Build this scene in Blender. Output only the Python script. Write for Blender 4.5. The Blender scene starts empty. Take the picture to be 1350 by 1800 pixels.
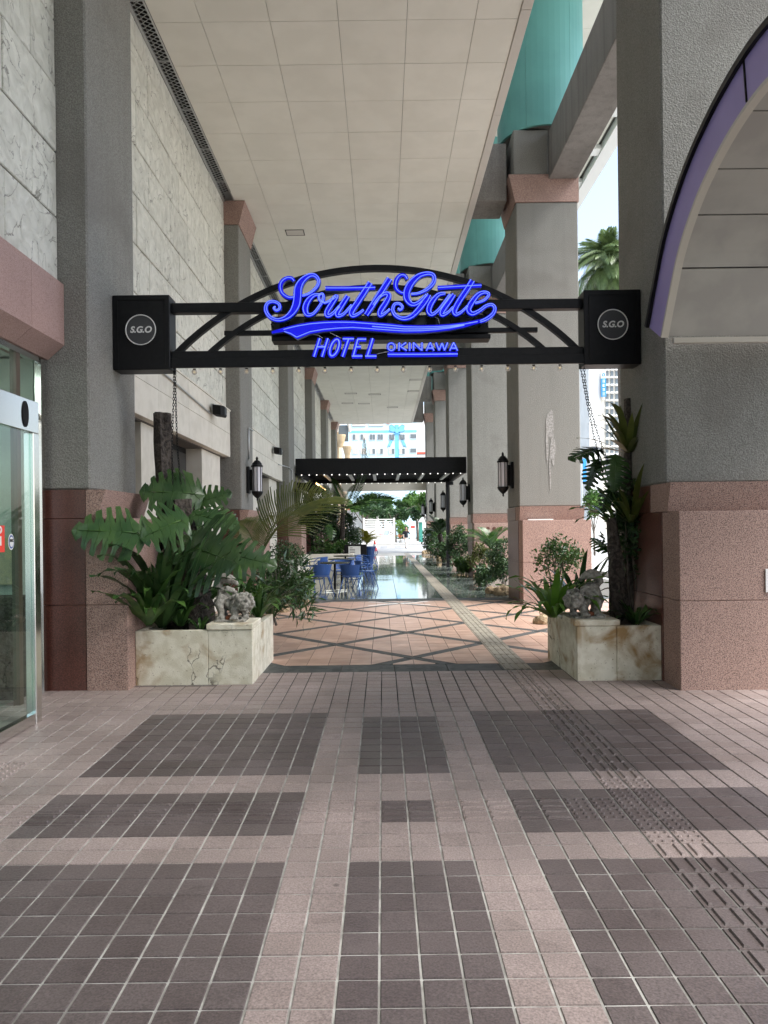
import bpy, bmesh, math, random
import numpy as np
from mathutils import Vector, Matrix
random.seed(7); rng = np.random.default_rng(7)
S = bpy.context.scene
COL = S.collection
R = math.radians

# ---------------------------------------------------------------- camera, sky, sun, exposure
PHI = 0.0115; F = 1280.0; CAMZ = 1.545
cam_d = bpy.data.cameras.new("Camera"); cam = bpy.data.objects.new("Camera", cam_d); COL.objects.link(cam)
cam.location = (0, 0, CAMZ); cam.rotation_euler = (R(90), PHI, 0)
cam_d.sensor_fit = 'VERTICAL'; cam_d.sensor_height = 36; cam_d.sensor_width = 27
cam_d.lens = F / 1800 * 36; cam_d.shift_x = 2.3 / 1800; cam_d.shift_y = 29 / 1800
cam_d.clip_start = 0.05; cam_d.clip_end = 2000
S.camera = cam
W = bpy.data.worlds.new("World"); S.world = W; W.use_nodes = True
wn = W.node_tree.nodes; wl = W.node_tree.links
sky = wn.new('ShaderNodeTexSky'); sky.sky_type = 'NISHITA'; sky.sun_disc = False
SUN_EL, SUN_AZ = R(58), R(120)            # azimuth clockwise from +Y: the sun stands over the street on the right, a little behind
sky.sun_elevation = SUN_EL; sky.sun_rotation = SUN_AZ
sky.air_density = 1.0; sky.dust_density = 2.5; sky.ozone_density = 0.6
bg = wn['Background']; bg.inputs['Strength'].default_value = 0.095
oc = wn.new('ShaderNodeHueSaturation'); oc.inputs['Saturation'].default_value = .8      # thin overcast: the blue is veiled all over
wl.new(sky.outputs[0], oc.inputs['Color']); wl.new(oc.outputs[0], bg.inputs[0])
sun_d = bpy.data.lights.new("Sun", 'SUN'); sun_d.energy = 1.9; sun_d.angle = R(40); sun_d.color = (1, .985, .96)
sun = bpy.data.objects.new("Sun", sun_d); COL.objects.link(sun)
sd = Vector((math.sin(SUN_AZ) * math.cos(SUN_EL), math.cos(SUN_AZ) * math.cos(SUN_EL), math.sin(SUN_EL)))
sun.rotation_euler = (-sd).to_track_quat('-Z', 'Y').to_euler(); sun.location = sd * 50
S.view_settings.view_transform = 'Standard'; S.view_settings.look = 'None'
S.view_settings.gamma = 1; S.view_settings.use_curve_mapping = False
S.view_settings.exposure = 2.25
S.render.engine = 'CYCLES'
S.cycles.max_bounces = 8; S.cycles.diffuse_bounces = 5; S.cycles.glossy_bounces = 4
S.cycles.transmission_bounces = 6; S.cycles.transparent_max_bounces = 10

def P(x, y, Y):
    "point of the place at distance Y that the photograph shows at pixel (x, y)"
    u, v = x - 675.0, y - 900.0
    a, b = u - PHI * v, v + PHI * u
    return Vector(((a + 2.3) * Y / F, Y, CAMZ - (b - 29) * Y / F))

# ---------------------------------------------------------------- materials
def nodes_of(m):
    m.use_nodes = True; nt = m.node_tree
    return nt, nt.nodes, nt.links, nt.nodes['Principled BSDF']
def rgba(c): return (c[0], c[1], c[2], 1)
MATS = {}
def mat(name, c1, c2=None, scale=8, rough=.6, bump=0, bscale=40, detail=4, metal=0, spec=.5, var=0, ramp=(.4, .6), coat=0,
        translucent=0, dist=0, c3=None, scale3=1.5, ramp3=(.5, .7), emit=None, estr=0, rvar=0, bdist=.01, streak=0):
    m = bpy.data.materials.new(name); nt, N, L, B = nodes_of(m)
    B.inputs['Roughness'].default_value = rough; B.inputs['Metallic'].default_value = metal
    B.inputs['Specular IOR Level'].default_value = spec
    B.inputs['Base Color'].default_value = rgba(c1)
    geo = N.new('ShaderNodeNewGeometry')
    out = None
    def noise(sc, det, dst=0):
        n = N.new('ShaderNodeTexNoise'); n.inputs['Scale'].default_value = sc; n.inputs['Detail'].default_value = det
        n.inputs['Distortion'].default_value = dst; L.new(geo.outputs['Position'], n.inputs['Vector']); return n
    def mix(fac, a, b, typ='MIX'):
        x = N.new('ShaderNodeMix'); x.data_type = 'RGBA'; x.blend_type = typ
        for k, s in ((0, fac), (6, a), (7, b)):
            if hasattr(s, 'links'): L.new(s, x.inputs[k])
            elif isinstance(s, (int, float)): x.inputs[k].default_value = s
            else: x.inputs[k].default_value = rgba(s)
        return x.outputs[2]
    if c2 is not None:
        n = noise(scale, detail, dist); r = N.new('ShaderNodeMapRange')
        r.inputs[1].default_value, r.inputs[2].default_value = ramp; L.new(n.outputs[0], r.inputs[0])
        out = mix(r.outputs[0], c1, c2)
        if rvar:
            r2 = N.new('ShaderNodeMapRange'); r2.inputs[3].default_value = rough; r2.inputs[4].default_value = rough + rvar
            L.new(n.outputs[0], r2.inputs[0]); L.new(r2.outputs[0], B.inputs['Roughness'])
    if c3 is not None:
        n3 = noise(scale3, 6, .6); r = N.new('ShaderNodeMapRange')
        r.inputs[1].default_value, r.inputs[2].default_value = ramp3; L.new(n3.outputs[0], r.inputs[0])
        out = mix(r.outputs[0], out if out is not None else c1, c3)
    if streak:                                            # rain and damp have run down the face in streaks
        vm = N.new('ShaderNodeVectorMath'); vm.operation = 'MULTIPLY'; vm.inputs[1].default_value = (7, 7, .35); L.new(geo.outputs['Position'], vm.inputs[0])
        ns = N.new('ShaderNodeTexNoise'); ns.inputs['Scale'].default_value = 1; ns.inputs['Detail'].default_value = 5; L.new(vm.outputs[0], ns.inputs['Vector'])
        r = N.new('ShaderNodeMapRange'); r.inputs[1].default_value = .48; r.inputs[2].default_value = .72; r.inputs[4].default_value = streak; L.new(ns.outputs[0], r.inputs[0])
        out = mix(r.outputs[0], out if out is not None else c1, (.06, .055, .048))
    if var:
        oi = N.new('ShaderNodeObjectInfo'); r = N.new('ShaderNodeMapRange')
        r.inputs[3].default_value = 1 - var; r.inputs[4].default_value = 1 + var; L.new(oi.outputs['Random'], r.inputs[0])
        h = N.new('ShaderNodeHueSaturation'); L.new(r.outputs[0], h.inputs['Value'])
        if out is not None: L.new(out, h.inputs['Color'])
        else: h.inputs['Color'].default_value = rgba(c1)
        out = h.outputs[0]
    if out is not None: L.new(out, B.inputs['Base Color'])
    if bump:
        nb = noise(bscale, 3); bp = N.new('ShaderNodeBump'); bp.inputs['Strength'].default_value = bump
        bp.inputs['Distance'].default_value = bdist; L.new(nb.outputs[0], bp.inputs['Height']); L.new(bp.outputs[0], B.inputs['Normal'])
    if coat: B.inputs['Coat Weight'].default_value = coat; B.inputs['Coat Roughness'].default_value = .05
    if emit is not None: B.inputs['Emission Color'].default_value = rgba(emit); B.inputs['Emission Strength'].default_value = estr
    if translucent:
        t = N.new('ShaderNodeBsdfTranslucent'); ms = N.new('ShaderNodeMixShader'); ms.inputs[0].default_value = translucent
        if out is not None: L.new(out, t.inputs[0])
        else: t.inputs[0].default_value = rgba(c1)
        L.new(B.outputs[0], ms.inputs[1]); L.new(t.outputs[0], ms.inputs[2]); L.new(ms.outputs[0], N['Material Output'].inputs[0])
    MATS[name] = m; return m

def cell_mat(name, c1, c2, size, off, rough, bump, bscale, speck, bdist=.004, rvar=.12):
    "paving: each cell of the grid a slightly different tone, fine speckle, rough relief"
    m = mat(name, c1, None, rough=rough); nt, N, L, B = nodes_of(m)
    tc = N.new('ShaderNodeNewGeometry')
    v = N.new('ShaderNodeVectorMath'); v.operation = 'SUBTRACT'; v.inputs[1].default_value = (off[0], off[1], 0); L.new(tc.outputs['Position'], v.inputs[0])
    d = N.new('ShaderNodeVectorMath'); d.operation = 'DIVIDE'; d.inputs[1].default_value = (size[0], size[1], 1000); L.new(v.outputs[0], d.inputs[0])
    f = N.new('ShaderNodeVectorMath'); f.operation = 'FLOOR'; L.new(d.outputs[0], f.inputs[0])
    w = N.new('ShaderNodeTexWhiteNoise'); L.new(f.outputs[0], w.inputs[0])
    x = N.new('ShaderNodeMix'); x.data_type = 'RGBA'; L.new(w.outputs[0], x.inputs[0]); x.inputs[6].default_value = rgba(c1); x.inputs[7].default_value = rgba(c2)
    n = N.new('ShaderNodeTexNoise'); n.inputs['Scale'].default_value = speck; n.inputs['Detail'].default_value = 3; L.new(tc.outputs['Position'], n.inputs['Vector'])
    r = N.new('ShaderNodeMapRange'); r.inputs[1].default_value = .3; r.inputs[2].default_value = .7; r.inputs[3].default_value = .68; r.inputs[4].default_value = 1.32
    L.new(n.outputs[0], r.inputs[0])
    n2 = N.new('ShaderNodeTexNoise'); n2.inputs['Scale'].default_value = 1.7; n2.inputs['Detail'].default_value = 6; L.new(tc.outputs['Position'], n2.inputs['Vector'])
    r2 = N.new('ShaderNodeMapRange'); r2.inputs[1].default_value = .3; r2.inputs[2].default_value = .7; r2.inputs[3].default_value = .82; r2.inputs[4].default_value = 1.12
    L.new(n2.outputs[0], r2.inputs[0])
    vg = N.new('ShaderNodeTexVoronoi'); vg.inputs['Scale'].default_value = 1.9; vg.inputs['Randomness'].default_value = 1; L.new(tc.outputs['Position'], vg.inputs['Vector'])
    rg = N.new('ShaderNodeMapRange'); rg.inputs[1].default_value = .022; rg.inputs[2].default_value = .034; rg.inputs[3].default_value = .55; rg.inputs[4].default_value = 1; L.new(vg.outputs[0], rg.inputs[0])   # trodden-in gum spots
    ng = N.new('ShaderNodeTexNoise'); ng.inputs['Scale'].default_value = 5.5; ng.inputs['Detail'].default_value = 8; ng.inputs['Distortion'].default_value = .8; L.new(tc.outputs['Position'], ng.inputs['Vector'])
    rn = N.new('ShaderNodeMapRange'); rn.inputs[1].default_value = .60; rn.inputs[2].default_value = .74; rn.inputs[3].default_value = 1; rn.inputs[4].default_value = .78; L.new(ng.outputs[0], rn.inputs[0])   # scuffs
    m0 = N.new('ShaderNodeMath'); m0.operation = 'MULTIPLY'; L.new(rg.outputs[0], m0.inputs[0]); L.new(rn.outputs[0], m0.inputs[1])
    m1 = N.new('ShaderNodeMath'); m1.operation = 'MULTIPLY'; L.new(r.outputs[0], m1.inputs[0]); L.new(m0.outputs[0], m1.inputs[1])
    mu = N.new('ShaderNodeMath'); mu.operation = 'MULTIPLY'; L.new(m1.outputs[0], mu.inputs[0]); L.new(r2.outputs[0], mu.inputs[1])
    h = N.new('ShaderNodeHueSaturation'); L.new(mu.outputs[0], h.inputs['Value']); L.new(x.outputs[2], h.inputs['Color']); L.new(h.outputs[0], B.inputs['Base Color'])
    nb = N.new('ShaderNodeTexNoise'); nb.inputs['Scale'].default_value = bscale; nb.inputs['Detail'].default_value = 4; L.new(tc.outputs['Position'], nb.inputs['Vector'])
    bp = N.new('ShaderNodeBump'); bp.inputs['Strength'].default_value = bump; bp.inputs['Distance'].default_value = bdist
    L.new(nb.outputs[0], bp.inputs['Height']); L.new(bp.outputs[0], B.inputs['Normal'])
    r3 = N.new('ShaderNodeMapRange'); r3.inputs[1].default_value = .35; r3.inputs[2].default_value = .65; r3.inputs[3].default_value = rough - rvar; r3.inputs[4].default_value = rough + rvar
    L.new(n2.outputs[0], r3.inputs[0]); L.new(r3.outputs[0], B.inputs['Roughness'])
    return m

TILE = .15; X0 = -.48; Y0 = 3.486           # paving grid
M_DARK = cell_mat('paver_dark', (.108, .085, .081), (.138, .112, .107), (TILE, TILE), (X0, Y0), .44, .6, 70, 130)
M_PINK = cell_mat('paver_pink', (.285, .228, .208), (.335, .27, .25), (TILE, TILE), (X0, Y0), .46, .6, 70, 130)
def grout_mat():
    m = mat('grout', (.52, .515, .48), (.32, .31, .285), scale=9, rough=.9, bump=.3, bscale=200); nt, N, L, B = nodes_of(m)
    g = N.new('ShaderNodeNewGeometry'); sp = N.new('ShaderNodeSeparateXYZ'); L.new(g.outputs['Position'], sp.inputs[0])
    nz = N.new('ShaderNodeTexNoise'); nz.inputs['Scale'].default_value = 1.1; nz.inputs['Detail'].default_value = 6; L.new(g.outputs['Position'], nz.inputs['Vector'])
    # years of damp dirt have blackened the joints towards the doorway and along the street side
    a = N.new('ShaderNodeMapRange'); a.inputs[1].default_value = 5.9; a.inputs[2].default_value = 6.7; L.new(sp.outputs[1], a.inputs[0])
    b = N.new('ShaderNodeMapRange'); b.inputs[1].default_value = .7; b.inputs[2].default_value = 2.0; L.new(sp.outputs[0], b.inputs[0])
    mx = N.new('ShaderNodeMath'); mx.operation = 'MAXIMUM'; L.new(a.outputs[0], mx.inputs[0]); L.new(b.outputs[0], mx.inputs[1])
    ad = N.new('ShaderNodeMath'); ad.operation = 'MULTIPLY_ADD'; L.new(nz.outputs[0], ad.inputs[0]); ad.inputs[1].default_value = 1.6; ad.inputs[2].default_value = -.8
    sm = N.new('ShaderNodeMath'); sm.operation = 'ADD'; sm.use_clamp = True; L.new(mx.outputs[0], sm.inputs[0]); L.new(ad.outputs[0], sm.inputs[1])
    x = N.new('ShaderNodeMix'); x.data_type = 'RGBA'; L.new(sm.outputs[0], x.inputs[0]); src = B.inputs['Base Color'].links[0].from_socket
    L.new(src, x.inputs[6]); x.inputs[7].default_value = (.035, .03, .027, 1); L.new(x.outputs[2], B.inputs['Base Color'])
    return m
M_GROUT = grout_mat()
def granite(name, a, b, c, rough, bump):
    m = mat(name, a, b, scale=88, detail=2, rough=rough, ramp=(.42, .58), bump=bump, bscale=160, bdist=.003); nt, N, L, B = nodes_of(m)
    g = N.new('ShaderNodeNewGeometry'); v = N.new('ShaderNodeTexNoise'); v.inputs['Scale'].default_value = 140; v.inputs['Detail'].default_value = 1; L.new(g.outputs['Position'], v.inputs['Vector'])
    r = N.new('ShaderNodeMapRange'); r.inputs[1].default_value = .54; r.inputs[2].default_value = .62; L.new(v.outputs[0], r.inputs[0])
    src = B.inputs['Base Color'].links[0].from_socket
    x = N.new('ShaderNodeMix'); x.data_type = 'RGBA'; L.new(r.outputs[0], x.inputs[0]); L.new(src, x.inputs[6]); x.inputs[7].default_value = rgba(c)
    n2 = N.new('ShaderNodeTexNoise'); n2.inputs['Scale'].default_value = 2.2; n2.inputs['Detail'].default_value = 5; L.new(g.outputs['Position'], n2.inputs['Vector'])
    r2 = N.new('ShaderNodeMapRange'); r2.inputs[3].default_value = .82; r2.inputs[4].default_value = 1.16; L.new(n2.outputs[0], r2.inputs[0])
    h = N.new('ShaderNodeHueSaturation'); L.new(r2.outputs[0], h.inputs['Value']); L.new(x.outputs[2], h.inputs['Color']); L.new(h.outputs[0], B.inputs['Base Color'])
    return m
M_GRAN = granite('flamed_granite', (.33, .205, .165), (.43, .295, .245), (.07, .045, .04), .75, .35)
M_GRANP = granite('polished_granite', (.105, .036, .026), (.15, .058, .042), (.035, .015, .012), .32, 0)
M_PGRAN = granite('rose_granite', (.38, .25, .215), (.44, .30, .262), (.28, .17, .145), .6, .3)
M_STUC = mat('stucco', (.185, .182, .163), (.275, .272, .25), scale=85, detail=3, rough=.95, bump=.9, bscale=70, bdist=.012, c3=(.17, .16, .145), scale3=.9, ramp3=(.55, .85), spec=.2, streak=.10)
M_CEIL = mat('ceiling_panel', (.73, .715, .64), (.69, .675, .60), scale=2, rough=.75, var=.02)
M_TRIM = mat('ceiling_trim', (.55, .52, .47), rough=.6)
M_DARKGAP = mat('dark_gap', (.012, .012, .012), rough=.9)
def stone_wall_mat():
    m = mat('cleft_stone', (.62, .60, .54), None, rough=.9, spec=.2); nt, N, L, B = nodes_of(m)
    g = N.new('ShaderNodeNewGeometry'); oi = N.new('ShaderNodeObjectInfo')
    ra = N.new('ShaderNodeMath'); ra.operation = 'MULTIPLY'; L.new(oi.outputs['Random'], ra.inputs[0]); ra.inputs[1].default_value = 37.0
    cb = N.new('ShaderNodeCombineXYZ'); L.new(ra.outputs[0], cb.inputs[0])
    ad = N.new('ShaderNodeVectorMath'); ad.operation = 'ADD'; L.new(g.outputs['Position'], ad.inputs[0]); L.new(cb.outputs[0], ad.inputs[1])
    n = N.new('ShaderNodeTexNoise'); n.inputs['Scale'].default_value = 1.7; n.inputs['Detail'].default_value = 7; n.inputs['Distortion'].default_value = .7; L.new(ad.outputs[0], n.inputs['Vector'])
    k = N.new('ShaderNodeMath'); k.operation = 'MULTIPLY'; L.new(n.outputs[0], k.inputs[0]); k.inputs[1].default_value = 7.0
    fl = N.new('ShaderNodeMath'); fl.operation = 'FLOOR'; L.new(k.outputs[0], fl.inputs[0])
    fr = N.new('ShaderNodeMath'); fr.operation = 'FRACT'; L.new(k.outputs[0], fr.inputs[0])
    n2 = N.new('ShaderNodeTexNoise'); n2.inputs['Scale'].default_value = 6; n2.inputs['Detail'].default_value = 8; n2.inputs['Distortion'].default_value = .9; L.new(ad.outputs[0], n2.inputs['Vector'])
    h1 = N.new('ShaderNodeMath'); h1.operation = 'MULTIPLY_ADD'; L.new(fl.outputs[0], h1.inputs[0]); h1.inputs[1].default_value = .55; L.new(n2.outputs[0], h1.inputs[2])
    bp = N.new('ShaderNodeBump'); bp.inputs['Strength'].default_value = 1.0; bp.inputs['Distance'].default_value = .05; L.new(h1.outputs[0], bp.inputs['Height']); L.new(bp.outputs[0], B.inputs['Normal'])
    # cleft lines painted dark in place of shade in the relief
    ed = N.new('ShaderNodeMapRange'); ed.inputs[1].default_value = 0; ed.inputs[2].default_value = .09; ed.inputs[3].default_value = .85; ed.inputs[4].default_value = 0; L.new(fr.outputs[0], ed.inputs[0])
    nk = N.new('ShaderNodeTexNoise'); nk.inputs['Scale'].default_value = 3.1; nk.inputs['Detail'].default_value = 3; L.new(ad.outputs[0], nk.inputs['Vector'])
    rk = N.new('ShaderNodeMapRange'); rk.inputs[1].default_value = .40; rk.inputs[2].default_value = .52; L.new(nk.outputs[0], rk.inputs[0])
    mk_ = N.new('ShaderNodeMath'); mk_.operation = 'MULTIPLY'; L.new(ed.outputs[0], mk_.inputs[0]); L.new(rk.outputs[0], mk_.inputs[1]); ed = mk_
    r2 = N.new('ShaderNodeMapRange'); r2.inputs[1].default_value = .3; r2.inputs[2].default_value = .7; L.new(n2.outputs[0], r2.inputs[0])
    x = N.new('ShaderNodeMix'); x.data_type = 'RGBA'; L.new(r2.outputs[0], x.inputs[0]); x.inputs[6].default_value = (.53, .525, .46, 1); x.inputs[7].default_value = (.70, .695, .62, 1)
    x2 = N.new('ShaderNodeMix'); x2.data_type = 'RGBA'; L.new(ed.outputs[0], x2.inputs[0]); L.new(x.outputs[2], x2.inputs[6]); x2.inputs[7].default_value = (.12, .11, .095, 1)
    vr = N.new('ShaderNodeMapRange'); vr.inputs[3].default_value = .92; vr.inputs[4].default_value = 1.06; L.new(oi.outputs['Random'], vr.inputs[0])
    hs = N.new('ShaderNodeHueSaturation'); L.new(vr.outputs[0], hs.inputs['Value']); L.new(x2.outputs[2], hs.inputs['Color']); L.new(hs.outputs[0], B.inputs['Base Color'])
    return m
M_CLEFT = stone_wall_mat()
M_LIME = mat('smooth_limestone', (.66, .625, .54), (.60, .565, .48), scale=5, rough=.7, bump=.12, bscale=60, var=.04)
M_CJOINT = mat('ceiling_joint', (.26, .25, .225), rough=.9)
M_JOINT = mat('wall_joint', (.10, .095, .085), rough=.95)
def travertine():
    m = mat('travertine', (.72, .68, .56), (.60, .555, .43), scale=9, rough=.85, bump=.5, bscale=90, bdist=.008, c3=(.33, .21, .09), scale3=3.2, ramp3=(.53, .68)); nt, N, L, B = nodes_of(m)
    g = N.new('ShaderNodeNewGeometry'); src = B.inputs['Base Color'].links[0].from_socket
    nz = N.new('ShaderNodeTexNoise'); nz.inputs['Scale'].default_value = 5; nz.inputs['Detail'].default_value = 5; L.new(g.outputs['Position'], nz.inputs['Vector'])
    mp = N.new('ShaderNodeVectorMath'); mp.operation = 'MULTIPLY_ADD'; L.new(nz.outputs['Color'], mp.inputs[0]); mp.inputs[1].default_value = (.22, .22, .1); L.new(g.outputs['Position'], mp.inputs[2])
    sc = N.new('ShaderNodeVectorMath'); sc.operation = 'MULTIPLY'; L.new(mp.outputs[0], sc.inputs[0]); sc.inputs[1].default_value = (1.7, 1.3, .5)
    vo = N.new('ShaderNodeTexVoronoi'); vo.feature = 'DISTANCE_TO_EDGE'; vo.inputs['Scale'].default_value = 1; L.new(sc.outputs[0], vo.inputs['Vector'])
    r = N.new('ShaderNodeMapRange'); r.inputs[1].default_value = .002; r.inputs[2].default_value = .007; r.inputs[3].default_value = .8; r.inputs[4].default_value = 0; L.new(vo.outputs[0], r.inputs[0])
    nm = N.new('ShaderNodeTexNoise'); nm.inputs['Scale'].default_value = 1.6; L.new(g.outputs['Position'], nm.inputs['Vector'])
    rm = N.new('ShaderNodeMapRange'); rm.inputs[1].default_value = .50; rm.inputs[2].default_value = .56; L.new(nm.outputs[0], rm.inputs[0])
    mm = N.new('ShaderNodeMath'); mm.operation = 'MULTIPLY'; L.new(r.outputs[0], mm.inputs[0]); L.new(rm.outputs[0], mm.inputs[1]); r = mm
    x = N.new('ShaderNodeMix'); x.data_type = 'RGBA'; L.new(r.outputs[0], x.inputs[0]); L.new(src, x.inputs[6]); x.inputs[7].default_value = (.07, .055, .035, 1)
    vp = N.new('ShaderNodeTexVoronoi'); vp.inputs['Scale'].default_value = 26; L.new(mp.outputs[0], vp.inputs['Vector'])
    rp = N.new('ShaderNodeMapRange'); rp.inputs[1].default_value = .10; rp.inputs[2].default_value = .17; rp.inputs[3].default_value = .7; rp.inputs[4].default_value = 0; L.new(vp.outputs[0], rp.inputs[0])
    x2 = N.new('ShaderNodeMix'); x2.data_type = 'RGBA'; L.new(rp.outputs[0], x2.inputs[0]); L.new(x.outputs[2], x2.inputs[6]); x2.inputs[7].default_value = (.22, .16, .09, 1)
    L.new(x2.outputs[2], B.inputs['Base Color'])
    return m
M_TRAV = travertine()
M_BLACK = mat('black_steel', (.0045, .005, .006), (.007, .0075, .0085), scale=20, rough=.42, bump=.05, bscale=60, spec=.25)
M_BLACKM = mat('black_matte', (.006, .006, .006), rough=.7, spec=.25)
M_STEEL = mat('polished_steel', (.74, .73, .70), metal=1, rough=.2)
M_GALV = mat('galvanised', (.55, .56, .56), metal=.8, rough=.4)
M_WHITE = mat('white_paint', (.72, .72, .70), rough=.5)
M_SLATE = mat('slate', (.042, .047, .045), (.085, .092, .087), scale=7, detail=8, rough=.58, bump=.25, bscale=20, var=.14, dist=1.2)
M_TERRA = mat('terracotta_tile', (.45, .295, .225), (.54, .375, .29), scale=3, rough=.33, var=.14, c3=(.42, .27, .20), scale3=5, ramp3=(.5, .8))
M_MARB = mat('green_marble', (.085, .11, .098), (.24, .27, .245), scale=1.7, detail=9, rough=.055, dist=2.2, var=.16, ramp=(.35, .7), spec=.75)
M_TACT = mat('tactile_strip', (.33, .30, .24), (.26, .235, .19), scale=4, rough=.5, var=.06)
M_TEAL = mat('turquoise_panel', (.12, .36, .335), (.105, .32, .30), scale=1.2, rough=.5)
M_CONC = mat('beam_render', (.19, .18, .165), (.26, .25, .235), scale=80, detail=3, rough=.95, bump=.6, bscale=70, bdist=.01, c3=(.13, .12, .11), scale3=.6, ramp3=(.5, .8), spec=.2, streak=.3)
M_PURP = mat('violet_fascia', (.34, .28, .56), (.31, .255, .52), scale=2, rough=.45)
M_SOFF = mat('soffit_panel', (.42, .40, .36), (.36, .34, .31), scale=3, rough=.6)
M_CREAM = mat('cream_lip', (.55, .51, .44), rough=.6)
M_SOIL = mat('soil', (.03, .022, .016), (.05, .038, .028), scale=30, rough=1, bump=1, bscale=40)
M_BARK = mat('driftwood', (.030, .024, .020), (.085, .070, .058), scale=14, detail=6, rough=.95, bump=1, bscale=25, bdist=.03, dist=1.5)
M_TRUNK = mat('tree_bark', (.16, .135, .11), (.09, .075, .06), scale=9, rough=.95, bump=.8, bscale=20)
M_LEAFD = mat('leaf_deep', (.026, .066, .022), (.052, .105, .032), scale=5, rough=.27, translucent=.12, var=.35)
M_LEAFM = mat('leaf_mid', (.035, .090, .022), (.070, .145, .030), scale=7, rough=.30, translucent=.25, var=.35)
M_LEAFB = mat('leaf_bright', (.085, .20, .025), (.12, .25, .03), scale=8, rough=.35, translucent=.3, var=.2)
M_LEAFY = mat('leaf_yellow', (.24, .25, .025), (.32, .30, .03), scale=8, rough=.45, translucent=.3, var=.15)
M_LEAFO = mat('leaf_olive', (.075, .105, .022), (.12, .14, .03), scale=5, rough=.4, translucent=.3, var=.2)
M_BUSH = mat('leaf_bush', (.018, .048, .016), (.045, .095, .025), scale=11, rough=.45, translucent=.15)
M_TREE = mat('leaf_tree', (.045, .115, .020), (.09, .19, .03), scale=1.4, rough=.5, translucent=.3)
M_PALM = mat('leaf_palm', (.085, .13, .05), (.14, .20, .075), scale=3, rough=.4, translucent=.3, var=.2)
M_TREE2 = mat('leaf_tree_dark', (.022, .060, .022), (.045, .10, .03), scale=1.4, rough=.5, translucent=.25)
M_CORAL = mat('coral_rock', (.42, .33, .21), (.26, .19, .115), scale=16, rough=.95, bump=1, bscale=30, bdist=.03)
M_STONEL = mat('carved_stone', (.36, .345, .305), (.23, .215, .185), scale=24, rough=.95, bump=.8, bscale=60, bdist=.012, c3=(.075, .07, .06), scale3=9, ramp3=(.52, .68))
M_BRICKR = mat('terracotta_base', (.30, .10, .05), (.22, .08, .04), scale=20, rough=.9)
M_BLUEC = mat('blue_chair_paint', (.030, .085, .27), rough=.35, spec=.5)
M_TTOP = mat('table_top', (.055, .06, .05), rough=.25)
M_LAMPG = mat('lantern_glass', (.72, .73, .78), rough=.25)
M_CONE = mat('cone_red', (.75, .05, .03), rough=.5)
M_SKIN = mat('skin', (.45, .27, .19), rough=.6)
M_HAIR = mat('hair', (.015, .012, .010), rough=.5)
M_NAVY = mat('navy_cloth', (.013, .015, .022), rough=.9)
M_TROU = mat('pale_cloth', (.60, .57, .53), rough=.9)
M_GLASSD = mat('dark_glass', (.02, .022, .024), rough=.06, spec=.7)
M_WIN = mat('window_glass', (.10, .12, .13), rough=.08, spec=.8)
M_CURT = mat('curtain', (.42, .40, .36), rough=.9)
M_SKYB = mat('pale_blue_render', (.50, .66, .72), (.46, .63, .70), scale=.4, rough=.85)
M_BOW = mat('mural_blue', (.12, .38, .66), (.16, .44, .70), scale=1, rough=.8)
M_BOWD = mat('mural_outline', (.03, .10, .22), rough=.8)
M_BEIGE = mat('beige_render', (.56, .53, .46), (.52, .49, .43), scale=.3, rough=.85)
M_PALE = mat('pale_wall', (.66, .66, .63), (.60, .60, .57), scale=.7, rough=.85)
M_REDR = mat('red_tile', (.42, .08, .05), rough=.7)
M_SIGNB = mat('banner_blue', (.02, .22, .52), rough=.5)
M_ROAD = mat('asphalt', (.22, .23, .24), (.26, .27, .275), scale=3, rough=.85)
M_PAVE = mat('pale_paving', (.40, .40, .385), (.34, .34, .325), scale=1.5, rough=.7)
M_NEON = mat('neon_tube', (.05, .09, .6), rough=.3, emit=(.13, .20, 1.0), estr=.34)
M_NFACE = mat('neon_channel', (.001, .002, .16), rough=.35, emit=(.0, .0, 1.0), estr=.145)
M_NSIDE = mat('neon_return', (.008, .05, .17), rough=.35)
def glass_mat(name, col=(.85, .95, .92), rough=.01, mixv=.82):
    m = bpy.data.materials.new(name); m.use_nodes = True; N = m.node_tree.nodes; L = m.node_tree.links; N.remove(N['Principled BSDF'])
    g = N.new('ShaderNodeBsdfGlossy'); g.inputs['Roughness'].default_value = rough; t = N.new('ShaderNodeBsdfTransparent'); t.inputs[0].default_value = rgba(col)
    fr = N.new('ShaderNodeFresnel'); fr.inputs[0].default_value = 1.55; ms = N.new('ShaderNodeMixShader')
    ge = N.new('ShaderNodeNewGeometry'); iv = N.new('ShaderNodeMath'); iv.operation = 'SUBTRACT'; iv.inputs[0].default_value = 1; L.new(ge.outputs['Backfacing'], iv.inputs[1])
    mu = N.new('ShaderNodeMath'); mu.operation = 'MULTIPLY'; L.new(fr.outputs[0], mu.inputs[0]); L.new(iv.outputs[0], mu.inputs[1])      # no false total reflection at the rear face of the thin pane
    L.new(mu.outputs[0], ms.inputs[0]); L.new(t.outputs[0], ms.inputs[1]); L.new(g.outputs[0], ms.inputs[2])
    L.new(ms.outputs[0], N['Material Output'].inputs[0]); return m
M_GLASS = glass_mat('clear_glass')
M_BULB = glass_mat('bulb_glass', (.97, .96, .94))
_n = M_BULB.node_tree.nodes; _l = M_BULB.node_tree.links; _d = _n.new('ShaderNodeBsdfTranslucent'); _d.inputs[0].default_value = (.9, .88, .84, 1); _m = _n.new('ShaderNodeMixShader'); _m.inputs[0].default_value = .3
_o = _n['Material Output']; _s = _o.inputs[0].links[0].from_socket; _l.new(_s, _m.inputs[1]); _l.new(_d.outputs[0], _m.inputs[2]); _l.new(_m.outputs[0], _o.inputs[0])
M_FIL = mat('bulb_filament', (.8, .6, .3), rough=.4, emit=(1, .75, .35), estr=.25)
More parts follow.
